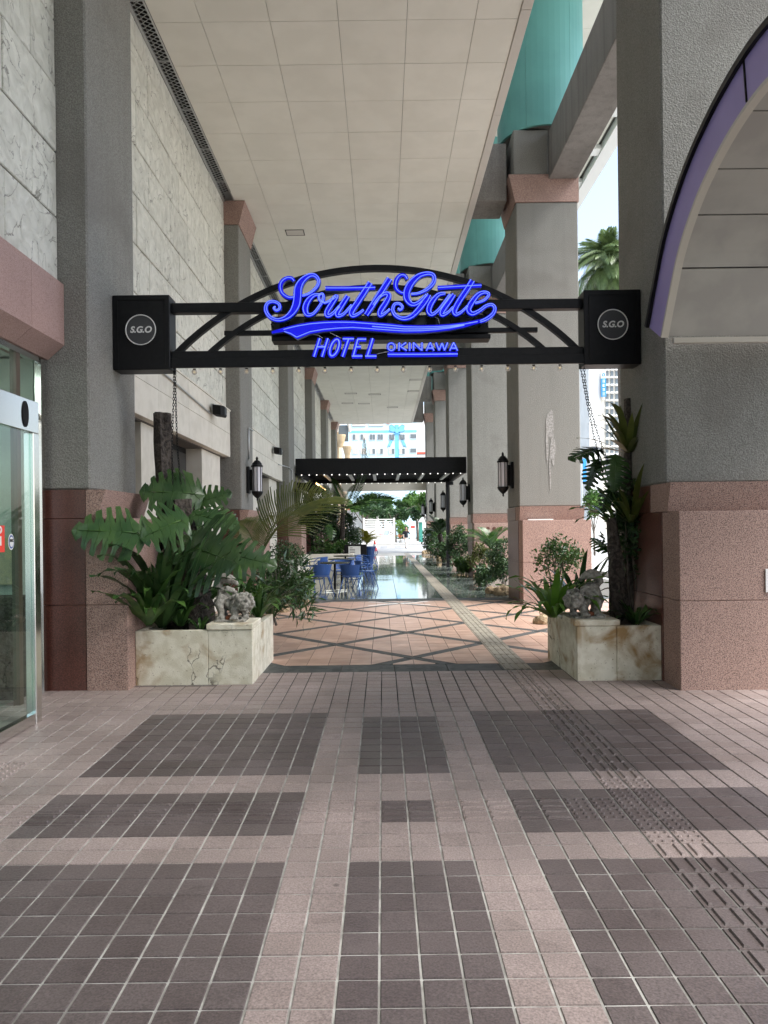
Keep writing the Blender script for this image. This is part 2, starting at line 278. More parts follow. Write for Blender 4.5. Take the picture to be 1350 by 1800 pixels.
M_LED = mat('led_white', (.9, .9, .9), rough=.4, emit=(1, .97, .92), estr=.35)

# ---------------------------------------------------------------- object helpers
ORG = {}
def tag(o, label=None, cat=None, group=None, kind=None):
    if label: o['label'] = label
    if cat: o['category'] = cat
    if group: o['group'] = group
    if kind: o['kind'] = kind
    return o
def thing(name, label, cat, loc=(0, 0, 0), group=None):
    o = bpy.data.objects.new(name, None); COL.objects.link(o); o.location = loc; o.empty_display_size = .2
    ORG[o.name] = Vector(loc); return tag(o, label, cat, group)
def mesh_from(name, verts, faces, m=None, smooth=False):
    me = bpy.data.meshes.new(name); me.from_pydata([tuple(v) for v in verts], [], faces)
    ms = m if isinstance(m, (list, tuple)) else ([m] if m else [])
    for k in ms: me.materials.append(k)
    if smooth: me.polygons.foreach_set('use_smooth', [True] * len(me.polygons))
    me.update(); return me
def put(name, me, parent=None, loc=None):
    o = bpy.data.objects.new(name, me); COL.objects.link(o)
    if parent is not None: o.parent = parent
    ORG[o.name] = ORG.get(parent.name, Vector()) if parent is not None else Vector(loc or (0, 0, 0))
    if loc is not None: o.location = loc
    return o
class MB:
    "collects boxes, prisms, tubes, lathes in world coordinates; build() links them as one mesh object"
    def __init__(s): s.v = []; s.f = []; s.mi = []
    def add(s, vs, fs, mi=0):
        b = len(s.v); s.v += [Vector(v) for v in vs]; s.f += [tuple(i + b for i in f) for f in fs]; s.mi += [mi] * len(fs); return s
    def box(s, x0, x1, y0, y1, z0, z1, mi=0, ch=0):
        if ch <= 0:
            return s.add([(x0, y0, z0), (x1, y0, z0), (x1, y1, z0), (x0, y1, z0), (x0, y0, z1), (x1, y0, z1), (x1, y1, z1), (x0, y1, z1)],
                         [(0, 3, 2, 1), (4, 5, 6, 7), (0, 1, 5, 4), (1, 2, 6, 5), (2, 3, 7, 6), (3, 0, 4, 7)], mi)
        bm = bmesh.new(); bmesh.ops.create_cube(bm, size=1)
        for v in bm.verts: v.co = Vector(((x0 + x1) / 2 + v.co.x * (x1 - x0), (y0 + y1) / 2 + v.co.y * (y1 - y0), (z0 + z1) / 2 + v.co.z * (z1 - z0)))
        bmesh.ops.bevel(bm, geom=bm.edges[:], offset=ch, segments=1, affect='EDGES')
        bm.verts.index_update(); s.add([v.co.copy() for v in bm.verts], [tuple(v.index for v in f.verts) for f in bm.faces], mi); bm.free(); return s
    def prism(s, poly, ext, mi=0):
        "poly: 3-D loop (any plane); ext: extrusion vector"
        n = len(poly); a = [Vector(p) for p in poly]; e = Vector(ext); b = [p + e for p in a]
        return s.add(a + b, [tuple(range(n))[::-1], tuple(range(n, 2 * n))] + [(i, (i + 1) % n, n + (i + 1) % n, n + i) for i in range(n)], mi)
    def tube(s, pts, r, n=8, mi=0, cap=True, closed=False):
        pts = [Vector(p) for p in pts]; k = len(pts); rs = r if isinstance(r, (list, tuple)) else [r] * k
        vs = []; fs = []; prev = None
        for i, p in enumerate(pts):
            if closed: t = pts[(i + 1) % k] - pts[i - 1]
            else: t = pts[min(i + 1, k - 1)] - pts[max(i - 1, 0)]
            if t.length < 1e-9: t = Vector((0, 0, 1))
            t.normalize()
            if prev is None:
                a = t.orthogonal().normalized()
            else:
                a = (prev - t * prev.dot(t))
                a = a.normalized() if a.length > 1e-6 else t.orthogonal().normalized()
            prev = a; b = t.cross(a)
            for j in range(n):
                th = 2 * math.pi * j / n; vs.append(p + (a * math.cos(th) + b * math.sin(th)) * rs[i])
        for i in range(k if closed else k - 1):
            i2 = (i + 1) % k
            for j in range(n):
                j2 = (j + 1) % n; fs.append((i * n + j, i * n + j2, i2 * n + j2, i2 * n + j))
        if cap and not closed: fs.append(tuple(range(n))[::-1]); fs.append(tuple((k - 1) * n + j for j in range(n)))
        return s.add(vs, fs, mi)
    def bar(s, p, q, w, d, mi=0, up=(0, 0, 1)):
        "rectangular bar from p to q, width w across up, depth d along up"
        p, q = Vector(p), Vector(q); t = (q - p).normalized(); a = t.cross(Vector(up))
        if a.length < 1e-4: a = t.orthogonal()
        a.normalize(); b = a.cross(t)
        c = [(-1, -1), (1, -1), (1, 1), (-1, 1)]
        return s.prism([p + a * (w / 2 * i) + b * (d / 2 * j) for i, j in c], q - p, mi)
    def lathe(s, c, prof, n=16, mi=0):
        "profile of (radius, z) about the vertical through c"
        c = Vector(c); vs = []; fs = []
        for r, z in prof:
            for j in range(n): th = 2 * math.pi * j / n; vs.append(c + Vector((r * math.cos(th), r * math.sin(th), z)))
        for i in range(len(prof) - 1):
            for j in range(n): fs.append((i * n + j, i * n + (j + 1) % n, (i + 1) * n + (j + 1) % n, (i + 1) * n + j))
        fs.append(tuple(range(n))[::-1]); fs.append(tuple((len(prof) - 1) * n + j for j in range(n)))
        return s.add(vs, fs, mi)
    def ball(s, c, r, sub=2, mi=0, sq=(1, 1, 1)):
        bm = bmesh.new(); bmesh.ops.create_icosphere(bm, subdivisions=sub, radius=1); bm.verts.index_update()
        s.add([Vector((c[0] + v.co.x * r * sq[0], c[1] + v.co.y * r * sq[1], c[2] + v.co.z * r * sq[2])) for v in bm.verts], [tuple(v.index for v in f.verts) for f in bm.faces], mi); bm.free(); return s
    def build(s, name, m, parent=None, smooth=False, label=None, cat=None, group=None, kind=None, loc=None):
        o0 = ORG.get(parent.name, Vector()) if parent is not None else Vector(loc or (0, 0, 0))
        me = mesh_from(name, [v - o0 for v in s.v], s.f, m, smooth)
        if isinstance(m, (list, tuple)): me.polygons.foreach_set('material_index', s.mi)
        o = put(name, me, parent, None if parent is not None else loc)
        if parent is not None: ORG[o.name] = o0
        return tag(o, label, cat, group, kind)
def bx(name, m, parent, *a, ch=0, **k): return MB().box(*a, ch=ch).build(name, m, parent, **k)
def copy_tree(o, parent=None):
    c = o.copy(); COL.objects.link(c); c.parent = parent; ORG[c.name] = ORG.get(o.name, Vector())
    for ch in list(o.children): copy_tree(ch, c)
    return c
def remesh(o, vox, disp=0, dscale=.1, smooth=True):
    m = o.modifiers.new('Remesh', 'REMESH'); m.mode = 'VOXEL'; m.voxel_size = vox; m.use_smooth_shade = smooth
    if disp:
        t = bpy.data.textures.new('n', 'CLOUDS'); t.noise_scale = dscale; t.noise_depth = 3
        d = o.modifiers.new('Displace', 'DISPLACE'); d.texture = t; d.strength = disp; d.mid_level = .5; d.texture_coords = 'LOCAL'
    return o
def text_mesh(name, body, size, mat4, m, parent, shear=0, bold=0, ext=.002, align='CENTER', sx=1):
    cu = bpy.data.curves.new(name, 'FONT'); cu.body = body; cu.size = size; cu.shear = shear; cu.offset = bold; cu.extrude = ext
    cu.align_x = align; cu.align_y = 'CENTER'
    tmp = bpy.data.objects.new('tmp', cu); COL.objects.link(tmp); dg = bpy.context.evaluated_depsgraph_get(); dg.update()
    me = bpy.data.meshes.new_from_object(tmp.evaluated_get(dg)); bpy.data.objects.remove(tmp)
    o0 = ORG.get(parent.name, Vector()) if parent is not None else Vector()
    me.transform(Matrix.Translation(-o0) @ mat4 @ Matrix.Diagonal((sx, 1, 1, 1))); me.materials.clear(); me.materials.append(m); me.name = name
    return put(name, me, parent)
FRONT = Matrix.Rotation(R(90), 4, 'X')             # text plane facing the camera (-Y)
def catmull(pts, sub=6):
    pts = [np.array(p, float) for p in pts]; out = []
    for i in range(len(pts) - 1):
        p0 = pts[max(i - 1, 0)]; p1 = pts[i]; p2 = pts[i + 1]; p3 = pts[min(i + 2, len(pts) - 1)]
        for k in range(sub):
            t = k / sub; out.append(.5 * ((2 * p1) + (p2 - p0) * t + (2 * p0 - 5 * p1 + 4 * p2 - p3) * t * t + (3 * p1 - p0 - 3 * p2 + p3) * t ** 3))
    out.append(pts[-1]); return out
# ================================================================= GROUND AND PAVING
g = MB().box(-600, 600, -60, 900, -.60, -.20).build('ground', M_PAVE, kind='structure')
SL = .0117; YT = 7.83
def fz(Y): return SL * (Y - YT) if Y < YT else 0.0
plaza = bpy.data.objects.new('plaza_paving', mesh_from('plaza_paving', [(-14, -14, 0), (14, -14, 0), (14, 0, 0), (-14, 0, 0), (-14, -14, -.06), (14, -14, -.06), (14, 0, -.06), (-14, 0, -.06)],
        [(0, 1, 2, 3), (4, 7, 6, 5), (0, 4, 5, 1), (2, 6, 7, 3), (1, 5, 6, 2), (3, 7, 4, 0)], M_GROUT))
COL.objects.link(plaza); plaza.location = (0, YT, 0); plaza.rotation_euler = (math.atan(SL), 0, 0); tag(plaza, kind='structure')
ORG[plaza.name] = Vector((0, YT, 0))
def tile_geo(kind, g=.0045, h=.005):
    a = TILE - g; b = .0025; m = MB(); t = .009
    m.add([(g, g, 0), (a, g, 0), (a, a, 0), (g, a, 0), (g + b, g + b, h), (a - b, g + b, h), (a - b, a - b, h), (g + b, a - b, h)],
          [(4, 5, 6, 7), (0, 1, 5, 4), (1, 2, 6, 5), (2, 3, 7, 6), (3, 0, 4, 7)])
    def bump(x0, x1, y0, y1):
        c = .006
        m.add([(x0, y0, h), (x1, y0, h), (x1, y1, h), (x0, y1, h), (x0 + c, y0 + c, h + t), (x1 - c, y0 + c, h + t), (x1 - c, y1 - c, h + t), (x0 + c, y1 - c, h + t)],
              [(4, 5, 6, 7), (0, 1, 5, 4), (1, 2, 6, 5), (2, 3, 7, 6), (3, 0, 4, 7)])
    if kind == 'bars_long':
        for x in (.0375, .1125): bump(x - .014, x + .014, .012, TILE - .012)
    if kind == 'bars_cross':
        for y in (.0375, .1125): bump(.012, TILE - .012, y - .014, y + .014)
    if kind == 'dots':
        for i in range(3):
            for j in range(3):
                x, y = .025 + .05 * i, .025 + .05 * j; r = .012; n = 6
                lo = [(x + r * math.cos(k * math.pi / 3), y + r * math.sin(k * math.pi / 3), h) for k in range(n)]
                hi = [(x + r * .6 * math.cos(k * math.pi / 3), y + r * .6 * math.sin(k * math.pi / 3), h + t) for k in range(n)]
                m.add(lo + hi, [tuple(range(n, 2 * n))] + [(k, (k + 1) % n, n + (k + 1) % n, n + k) for k in range(n)])
    return m
def tile_spec(c, r):
    "kind and colour of the paver in column c, row r"
    kind = 'plain'; dark = False
    if c in (12, 13): kind = 'dots' if 1 <= r <= 6 else 'bars_long'
    elif r in (3, 4):
        if c in (10, 11): kind = 'dots'
        elif c < 10: kind = 'bars_cross'
    if c <= -14 and 7 <= r <= 9: kind = 'dots'
    cx = -10 <= c < 0 or 2 <= c < 6 or 8 <= c < 18
    if r < 0: dark = (c < 0 or 2 <= c < 6 or 8 <= c)
    elif r in (2, 3, 4, 5): dark = (-10 <= c < 0) or (8 <= c < 18) or (c in (3, 4) and r in (3, 4))
    elif 8 <= r <= 17: dark = cx and not (2 <= c < 6 and r == 17)
    elif 25 <= r <= 28: dark = c <= -9 - 0 or c >= 21
    return kind, dark
cells = []
for r in range(-14, 29):
    for c in range(-42, 48):
        X = X0 + TILE * c; Y = Y0 + TILE * r
        if -8 <= r and not (abs(X + .075) < .56 * (Y + .5) + .3): continue
        if r < -8 and abs(X) > 2.2: continue
        if r >= 26 and not (-4.0 < X < 6.5): pass
        cells.append((c, r))
vis = [q for q in cells if q[1] >= -8]
near = sorted(vis, key=lambda q: (q[1], abs(q[0])))[:300]; nearset = set(near)
TM = {}
for k in ('plain', 'bars_long', 'bars_cross', 'dots'):
    for d in (0, 1):
        t = tile_geo(k); TM[k, d] = mesh_from('tile', t.v, t.f, M_DARK if d else M_PINK)
rest = MB()
for c, r in cells:
    kind, dark = tile_spec(c, r); x, y = X0 + TILE * c, Y0 + TILE * r - YT
    if (c, r) in nearset:
        o = bpy.data.objects.new('tile', TM[kind, int(dark)]); COL.objects.link(o); o.parent = plaza
        o.location = (x, y, random.uniform(-.0006, .0006)); o.rotation_euler = (random.uniform(-.004, .004), random.uniform(-.004, .004), 0)
    else:
        t = tile_geo(kind); dz = random.uniform(-.0006, .0006)
        rest.add([v + Vector((x, y, dz)) for v in t.v], t.f, int(dark))
me = mesh_from('tile_field', rest.v, rest.f, [M_PINK, M_DARK]); me.polygons.foreach_set('material_index', rest.mi)
o = put('tile_field', me, plaza); tag(o, kind='stuff')

# arcade floor: slate threshold, terracotta lozenges in slate bands, green marble
arc = MB().box(-3.35, 6.5, YT + .001, 16.0, -.10, -.006).build('arcade_floor', M_JOINT, kind='structure')
def slab(x0, x1, y0, y1, h=0.0, name='slab', m=M_SLATE, parent=arc, tilt=0):
    cx, cy = (x0 + x1) / 2, (y0 + y1) / 2; a, b = (x1 - x0) / 2, (y1 - y0) / 2; c = .003
    me = MB().add([(-a, -b, -.012), (a, -b, -.012), (a, b, -.012), (-a, b, -.012), (-a + c, -b + c, 0), (a - c, -b + c, 0), (a - c, b - c, 0), (-a + c, b - c, 0)],
                  [(4, 5, 6, 7), (0, 1, 5, 4), (1, 2, 6, 5), (2, 3, 7, 6), (3, 0, 4, 7)])
    o = put(name, mesh_from(name, me.v, me.f, m), parent); o.location = (cx, cy, h)
    if tilt: o.rotation_euler = (random.gauss(.006, tilt), random.gauss(0, tilt), 0)
    return o
x = .11 - .585 * 9
while x < 5.5:
    slab(x + .003, x + .582, YT + .004, 8.268, h=random.uniform(-.001, .001)); x += .585
AX, AY = .98, 1.05; NX, NY = .34, 8.69
def clip(poly, a, b, c):
    "keep a*x+b*y<=c"
    out = []
    for i in range(len(poly)):
        p, q = poly[i], poly[(i + 1) % len(poly)]; dp = a * p[0] + b * p[1] - c; dq = a * q[0] + b * q[1] - c
        if dp <= 0: out.append(p)
        if dp * dq < 0:
            t = dp / (dp - dq); out.append((p[0] + (q[0] - p[0]) * t, p[1] + (q[1] - p[1]) * t))
    return out
def flatpiece(poly, h=0.0, th=.012):
    n = len(poly); cx = sum(p[0] for p in poly) / n; cy = sum(p[1] for p in poly) / n
    v = [(p[0], p[1], h - th) for p in poly] + [(p[0] + (cx - p[0]) * .006, p[1] + (cy - p[1]) * .006, h) for p in poly]
    return v, [tuple(range(n, 2 * n))] + [(i, (i + 1) % n, n + (i + 1) % n, n + i) for i in range(n)]
BW = .074; pieces = []; bands = []
YA, YB = 8.274, 15.45
for i in range(-4, 7):
    for j in range(-1, 8):
        cx, cy = NX + AX * i, NY + AY * j
        if (i + j) % 2:                                     # lozenge centre
            k = 1 - BW * math.hypot(1 / AX, 1 / AY)
            T = .30
            for a in range(-5, 5):
                for b in range(-5, 5):
                    gx, gy = cx + a * T * .817, cy + b * T * .875
                    poly = [(gx + .003, gy + .003), (gx + T * .817 - .003, gy + .003), (gx + T * .817 - .003, gy + T * .875 - .003), (gx + .003, gy + T * .875 - .003)]
                    for sx in (-1, 1):
                        for sy in (-1, 1):
                            if poly: poly = clip(poly, sx / AX, sy / AY, k + sx * cx / AX + sy * cy / AY)
                    for A in ((0, -1, -YA), (0, 1, YB), (-1, 0, 3.3), (1, 0, 6.4)):
                        if poly: poly = clip(poly, *A)
                    if len(poly) >= 3:
                        ar = abs(sum(poly[q][0] * poly[(q + 1) % len(poly)][1] - poly[(q + 1) % len(poly)][0] * poly[q][1] for q in range(len(poly)))) / 2
                        if ar > .0012: pieces.append(poly)
        else:                                               # node: two bands start here
            for sx in (-1, 1):
                ux, uy = sx * AX, AY; l = math.hypot(ux, uy); nx, ny = -uy / l * BW, ux / l * BW
                s0 = .058 if True else 0
                p0 = (cx + ux * s0, cy + uy * s0); p1 = (cx + ux * (1 - s0), cy + uy * (1 - s0))
                poly = [(p0[0] - nx * .95, p0[1] - ny * .95), (p0[0] + nx * .95, p0[1] + ny * .95), (p1[0] + nx * .95, p1[1] + ny * .95), (p1[0] - nx * .95, p1[1] - ny * .95)]
                for A in ((0, -1, -YA), (0, 1, YB), (-1, 0, 3.3), (1, 0, 6.4)):
                    if poly: poly = clip(poly, *A)
                if len(poly) >= 3: bands.append(poly)
            q = BW * 1.0; poly = [(cx - q * .99, cy), (cx, cy - q * .99), (cx + q * .99, cy), (cx, cy + q * .99)]
            for A in ((0, -1, -YA), (0, 1, YB), (-1, 0, 3.3), (1, 0, 6.4)):
                if poly: poly = clip(poly, *A)
            if len(poly) >= 3: bands.append(poly)
TX0, TX1 = 1.306, 1.606                                        # tactile strip through the arcade
def hit(poly): return not (max(p[0] for p in poly) < TX0 or min(p[0] for p in poly) > TX1)
np_ = []
for A in (pieces, bands):
    B_ = []
    for p in A:
        if hit(p):
            for A2 in ((1, 0, TX0), (-1, 0, -TX1)):
                q = clip(p, *A2)
                if len(q) >= 3: B_.append(q)
        else: B_.append(p)
    np_.append(B_)
pieces, bands = np_
pieces.sort(key=lambda p: p[0][1]); inview = [p for p in pieces if abs(p[0][0]) < .56 * p[0][1]]
first = set(id(p) for p in inview[:300]); rest = MB()
def floorpiece(name, poly, m):
    cx, cy = poly[0]; v, f = flatpiece([(p[0] - cx, p[1] - cy) for p in poly]); o = put(name, mesh_from(name, v, f, m), arc); o.location = (cx, cy, random.uniform(-.0008, .0004)); return o
for p in pieces:
    if id(p) in first: floorpiece('tile', p, M_TERRA)
    else: v, f = flatpiece(p); rest.add(v, f)
rest.build('tile_field', M_TERRA, arc, kind='stuff')
for p in bands: floorpiece('band_strip', p, M_SLATE)
x = -3.3
while x < 6.3:
    slab(x, x + .593, 15.456, 15.995); x += .6
# a short white cross lying flat on the far lozenge
tp = MB(); c = P(701, 1061, 15.0)
for sx in (-1, 1): tp.bar((c.x - .62 * sx, 14.6, .003), (c.x + .62 * sx, 15.3, .003), .06, .004)
tp.build('floor_cross', M_WHITE, label='white tape cross lying on the terracotta floor before the marble', cat='marking')
# tactile strip
strip = MB().box(TX0, TX1, 8.0, 46, -.012, -.004).build('tactile_path', M_TACT, kind='structure')
tp0 = MB().box(TX0 + .002, TX1 - .002, 0, .298, -.004, .004)
for k in range(4): tp0.box(TX0 + .022 + .075 * k, TX0 + .053 + .075 * k, .012, .288, .004, .0095)
tm = mesh_from('tactile_tile', tp0.v, tp0.f, M_TACT)
for k in range(126):
    o = put('tactile_tile', tm, strip); o.location = (0, 7.9 + .3 * k, random.uniform(-.001, .001))
mar = MB().box(-3.35, 6.5, 16.0, 41.0, -.10, -.010).build('marble_floor', M_JOINT, kind='structure')
mslabs = []
y = 16.002
while y < 40.5:
    x = -3.3
    while x < 4.2:
        if x + .9 < TX0 or x > TX1: mslabs.append((x, x + .896, y, y + .896))
        else:
            if x < TX0 - .03: mslabs.append((x, TX0 - .003, y, y + .896))
            if x + .9 > TX1 + .03: mslabs.append((TX1 + .003, x + .896, y, y + .896))
        x += .9
    y += .9
for s_ in mslabs: slab(*s_, m=M_MARB, parent=mar, tilt=.0011)
# street at the end of the arcade
MB().box(-60, 60, 41.0, 58.5, -.2, -.006).build('plaza_beyond', M_PAVE, kind='structure')
MB().box(-80, 80, 58.5, 70, -.2, -.05).build('road', M_ROAD, kind='structure')
MB().box(-80, 80, 70, 95, -.2, .06).build('pavement', M_PAVE, kind='structure')
MB().box(7.6, 40, -30, 41, -.2, -.03).build('side_street', M_PAVE, kind='structure')
ml = MB()
for k in range(14): ml.box(-8 + 1.2 * k, -7.45 + 1.2 * k, 60.2, 63.5, -.05, -.046)
ml.build('crossing_marking', M_WHITE, kind='structure')

# ================================================================= CEILING
ZC = 8.23
ceil = MB().box(-2.93, 2.0, -16.0, 46.2, ZC + .02, ZC + .25).build('ceiling', M_CJOINT, kind='structure')  # its run behind the camera is unseen, added to hold back sky light
CP = {}
def cpanel(x0, x1, y0, y1):
    k = (round(x1 - x0, 3), round(y1 - y0, 3))
    if k not in CP:
        a, b = k; t = MB().box(.003, a - .003, .003, b - .003, 0, .03, ch=.002); CP[k] = mesh_from('ceiling_panel', t.v, t.f, M_CEIL)
    o = put('ceiling_panel', CP[k], ceil); o.location = (x0, y0, ZC + random.uniform(0, .002)); return o
xs = [-2.93, -2.307, -1.407, -.507, .393, 1.293, 1.86]
y = 9.58 - .9 * 3
yl = []
while y < 46: yl.append(y); y += .9
for y in yl:
    for a, b in zip(xs[:-1], xs[1:]): cpanel(a, b, y, y + .9)
MB().box(-2.93, 1.86, -16.0, yl[0] - .004, ZC, ZC + .03).build('ceiling_panel', M_CEIL, ceil)  # unseen stretch over the camera, added to shade the near floor
y = 4.6
while y < 46:
    MB().box(1.86 + .003, 2.0, y + .004, min(y + 2.396, 46.2), ZC - .012, ZC + .30, ch=.004).build('edge_trim', M_TRIM, ceil); y += 2.4
for (px, py) in ((519, 407), (659, 693), (617, 691), (732, 668), (728, 688), (640, 709), (690, 716), (611, 708)):
    Yd = (ZC - CAMZ) * F / (929 - py); c = P(px, py, Yd); w = .21 if py < 500 else .30
    t = thing('ceiling_light', '', 'ceiling light', (c.x, c.y, ZC), 'recessed fittings in the arcade ceiling')
    f_ = MB(); f_.box(c.x - w, c.x + w, c.y - .16, c.y - .14, ZC - .008, ZC - .001); f_.box(c.x - w, c.x + w, c.y + .14, c.y + .16, ZC - .008, ZC - .001)
    f_.box(c.x - w, c.x - w + .02, c.y - .139, c.y + .139, ZC - .008, ZC - .001); f_.box(c.x + w - .02, c.x + w, c.y - .139, c.y + .139, ZC - .008, ZC - .001)
    f_.build('frame', M_JOINT, t); bx('diffuser', M_TRIM, t, c.x - w + .021, c.x + w - .021, c.y - .138, c.y + .138, ZC - .005, ZC - .002)
    t['label'] = {(659, 693): 'recessed light fitting second from the left in the near row of the far ceiling', (617, 691): 'recessed light fitting leftmost in the near row of the far ceiling', (732, 668): 'recessed light fitting nearest the open right edge of the far ceiling', (728, 688): 'recessed light fitting second nearest the open right edge of the far ceiling', (640, 709): 'recessed light fitting in the middle of the farthest row of the ceiling', (690, 716): 'recessed light fitting rightmost in the farthest row of the ceiling', (611, 708): 'recessed light fitting leftmost in the farthest row of the ceiling'}.get((px, py)) or ('square access hatch flush in the ceiling above the blue neon sign' if py < 500 else 'thin recessed light fitting flush in the far part of the panelled ceiling')
    if py < 500: t['category'] = 'hatch'; del t['group']

# ================================================================= PILLARS
ZI = [7.12 + 7.65 * i for i in range(6)]; DP = 1.33
XL, XR, XW = -2.855, 2.78, -3.15
names_l = ['nearest pillar on the left, behind the planter with the big monstera', 'second grey pillar along the left wall, carrying a black lantern', 'third grey pillar along the left wall, next to the blue chairs',
           'fourth grey pillar along the left stone wall, beyond the black pergola', 'fifth grey pillar along the left stone wall', 'last grey pillar at the far end of the left wall']
names_r = ['nearest massive pillar on the right, under the violet arch', 'second grey pillar on the right, with a pale damp scar on its face', 'third grey pillar on the right at the black pergola, shrubs at its foot',
           'fourth grey pillar in the right row, behind the pergola post', 'fifth grey pillar in the right row, beyond the pergola', 'last grey pillar of the right row at the far opening']
for i, z in enumerate(ZI):
    # ---- left
    t = thing('pillar', names_l[i], 'pillar', (XL - .4, z, 0), 'pillars of the left row')
    bx('shaft', M_STUC, t, -3.7, XL, z, z + DP, 1.96, 7.745, ch=.018)
    mb = MB(); y0, y1 = z - .012, z + DP + .01                        # flared capital
    mb.prism([(-3.7, y0, 7.745), (XL + .012, y0, 7.745), (-2.72, y0, ZC - .004), (-3.7, y0, ZC - .004)], (0, y1 - y0, 0)).build('capital', M_GRAN, t)
    mb = MB(); y0, y1 = z - .015, z + DP + .02
    mb.prism([(-2.893, y0, 1.679), (-2.785, y0, 1.679), (-2.70, y0, 1.957), (-2.893, y0, 1.957)], (0, y1 - y0, 0)).build('flared_band', M_GRAN, t)
    bx('granite_panel', M_GRANP, t, -3.7, -2.897, z - .012, z + DP, 1.679, 1.957, ch=.003)
    bx('granite_panel', M_GRANP, t, -3.7, -2.905, z - .012, z + DP, .833, 1.675, ch=.003)
    bx('granite_panel', M_GRANP, t, -3.7, -2.905, z - .012, z + DP, -.06, .829, ch=.003)
    bx('granite_block', M_GRAN, t, -2.901, -2.495, z - .022, z + DP, .833, 1.675, ch=.006)
    bx('granite_block', M_GRAN, t, -2.901, -2.495, z - .022, z + DP, -.06, .829, ch=.006)
    # ---- right
    t = thing('pillar', names_r[i], 'pillar', (XR + .6, z, 0), 'pillars of the right row')
    zt = 8.14
    bx('shaft', M_STUC, t, XR, 4.04, z + .03, z + .03 + DP, 1.96, zt if i else 13.5, ch=.018)
    if i:
        mb = MB(); y0, y1 = z + .01, z + DP + .05
        mb.prism([(XR - .012, y0, zt + .002), (4.06, y0, zt + .002), (4.06, y0, 8.70), (XR - .14, y0, 8.70)], (0, y1 - y0, 0)).build('capital', M_GRAN, t)
        bx('shaft', M_STUC, t, XR - .04, 3.448, z + .03, z + DP, 8.702, 9.62, ch=.02)
    mb = MB(); mb.prism([(XR - .01, z - .04, 1.679), (XR - .01, z - .13, 1.957), (XR - .01, z + .4, 1.957), (XR - .01, z + .4, 1.679)], (1.30, 0, 0)).build('flared_band', M_GRAN, t)
    bx('granite_panel', M_GRANP, t, XR - .014, 4.05, z + .402, z + DP + .04, 1.679, 1.957, ch=.003)
    for a, b in ((-.06, .829), (.833, 1.675)):
        bx('granite_block', M_GRAN, t, XR + .0, 4.15, z - .29, z + .12, a, b, ch=.006)
        bx('granite_panel', M_GRANP, t, XR - .006, 4.07, z + .123, z + DP + .04, a, b, ch=.003)
    if i == 1:      # damp scar and a pale ledge strip
        sc = MB()
        for k, (a, b, w, h) in enumerate(((968, 745, .10, .30), (972, 790, .06, .35), (962, 775, .035, .5), (967, 830, .02, .4))):
            p = P(a, b, z + .03); n = 14
            lo = [(p.x + (w * (.6 + .5 * random.random())) * math.cos(q * 2 * math.pi / n), z + .025 - .002 * k, p.z + h * (.8 + .3 * random.random()) * math.sin(q * 2 * math.pi / n)) for q in range(n)]
            sc.add(lo, [tuple(range(n))[::-1]])
        sc.build('mineral_stain', mat('mineral_stain', (.36, .35, .33), (.24, .23, .215), scale=30, rough=.95, bump=.6, bscale=70), t)
        c = P(950, 907, z - .15); bx('ledge_strip', M_WHITE, t, c.x - .25, c.x + .25, z - .2, z - .1, 1.678, 1.70)
    if i == 2:
        for k in range(3):
            c = P(858 + 11 * k, 929, z - .29); MB().lathe((c.x, c.y, c.z), [(.05, -.0), (.05, .0)], 12)
            n = 12; MB().prism([(c.x + .055 * math.cos(q * math.pi / 6), z - .290, c.z + .055 * math.sin(q * math.pi / 6)) for q in range(n)], (0, -.015, 0)).build('boss', M_GRANP, t)
# white notice plate on the near right block
p0, p1 = P(1345, 1000, 6.83), P(1345, 1041, 6.83)
bx('notice_plate', M_WHITE, None, p0.x, p0.x + .25, 6.815, 6.828, p1.z, p0.z, label='white notice plate on the pink granite at the right edge', cat='notice')

# ================================================================= LEFT WALL, bay by bay
BAYS = [(4.2, ZI[0] - .002)] + [(ZI[i] + DP + .012, ZI[i + 1] - .002) for i in range(5)]
CZ = [3.97, 4.62, 5.255, 5.90, 6.545, 7.19, 7.835, 8.20]
wl_ = ['pale cleft stone wall above the rose granite lintel at the left edge', 'cleft stone wall between the first and second left pillars, loudspeaker on its lintel', 'cleft stone wall between the second and third left pillars',
       'cleft stone wall bay just behind the black pergola', 'cleft stone wall bay between the fourth and fifth left pillars', 'farthest cleft stone wall bay on the left']
def opening(t, y0, y1, deep=-3.48):
    "reveals, dark glazed door with frame"
    bx('door_frame', M_BLACKM, t, deep - .05, deep, y0, y1, -.02, 3.0)
    d = bx('glass_door', M_GLASSD, t, deep + .002, deep + .02, y0 + .08, y1 - .08, .08, 2.9)
    for q in (.9, 1.9): bx('glazing_bar', M_BLACKM, d, deep + .021, deep + .05, y0 + .08, y1 - .08, q, q + .05)
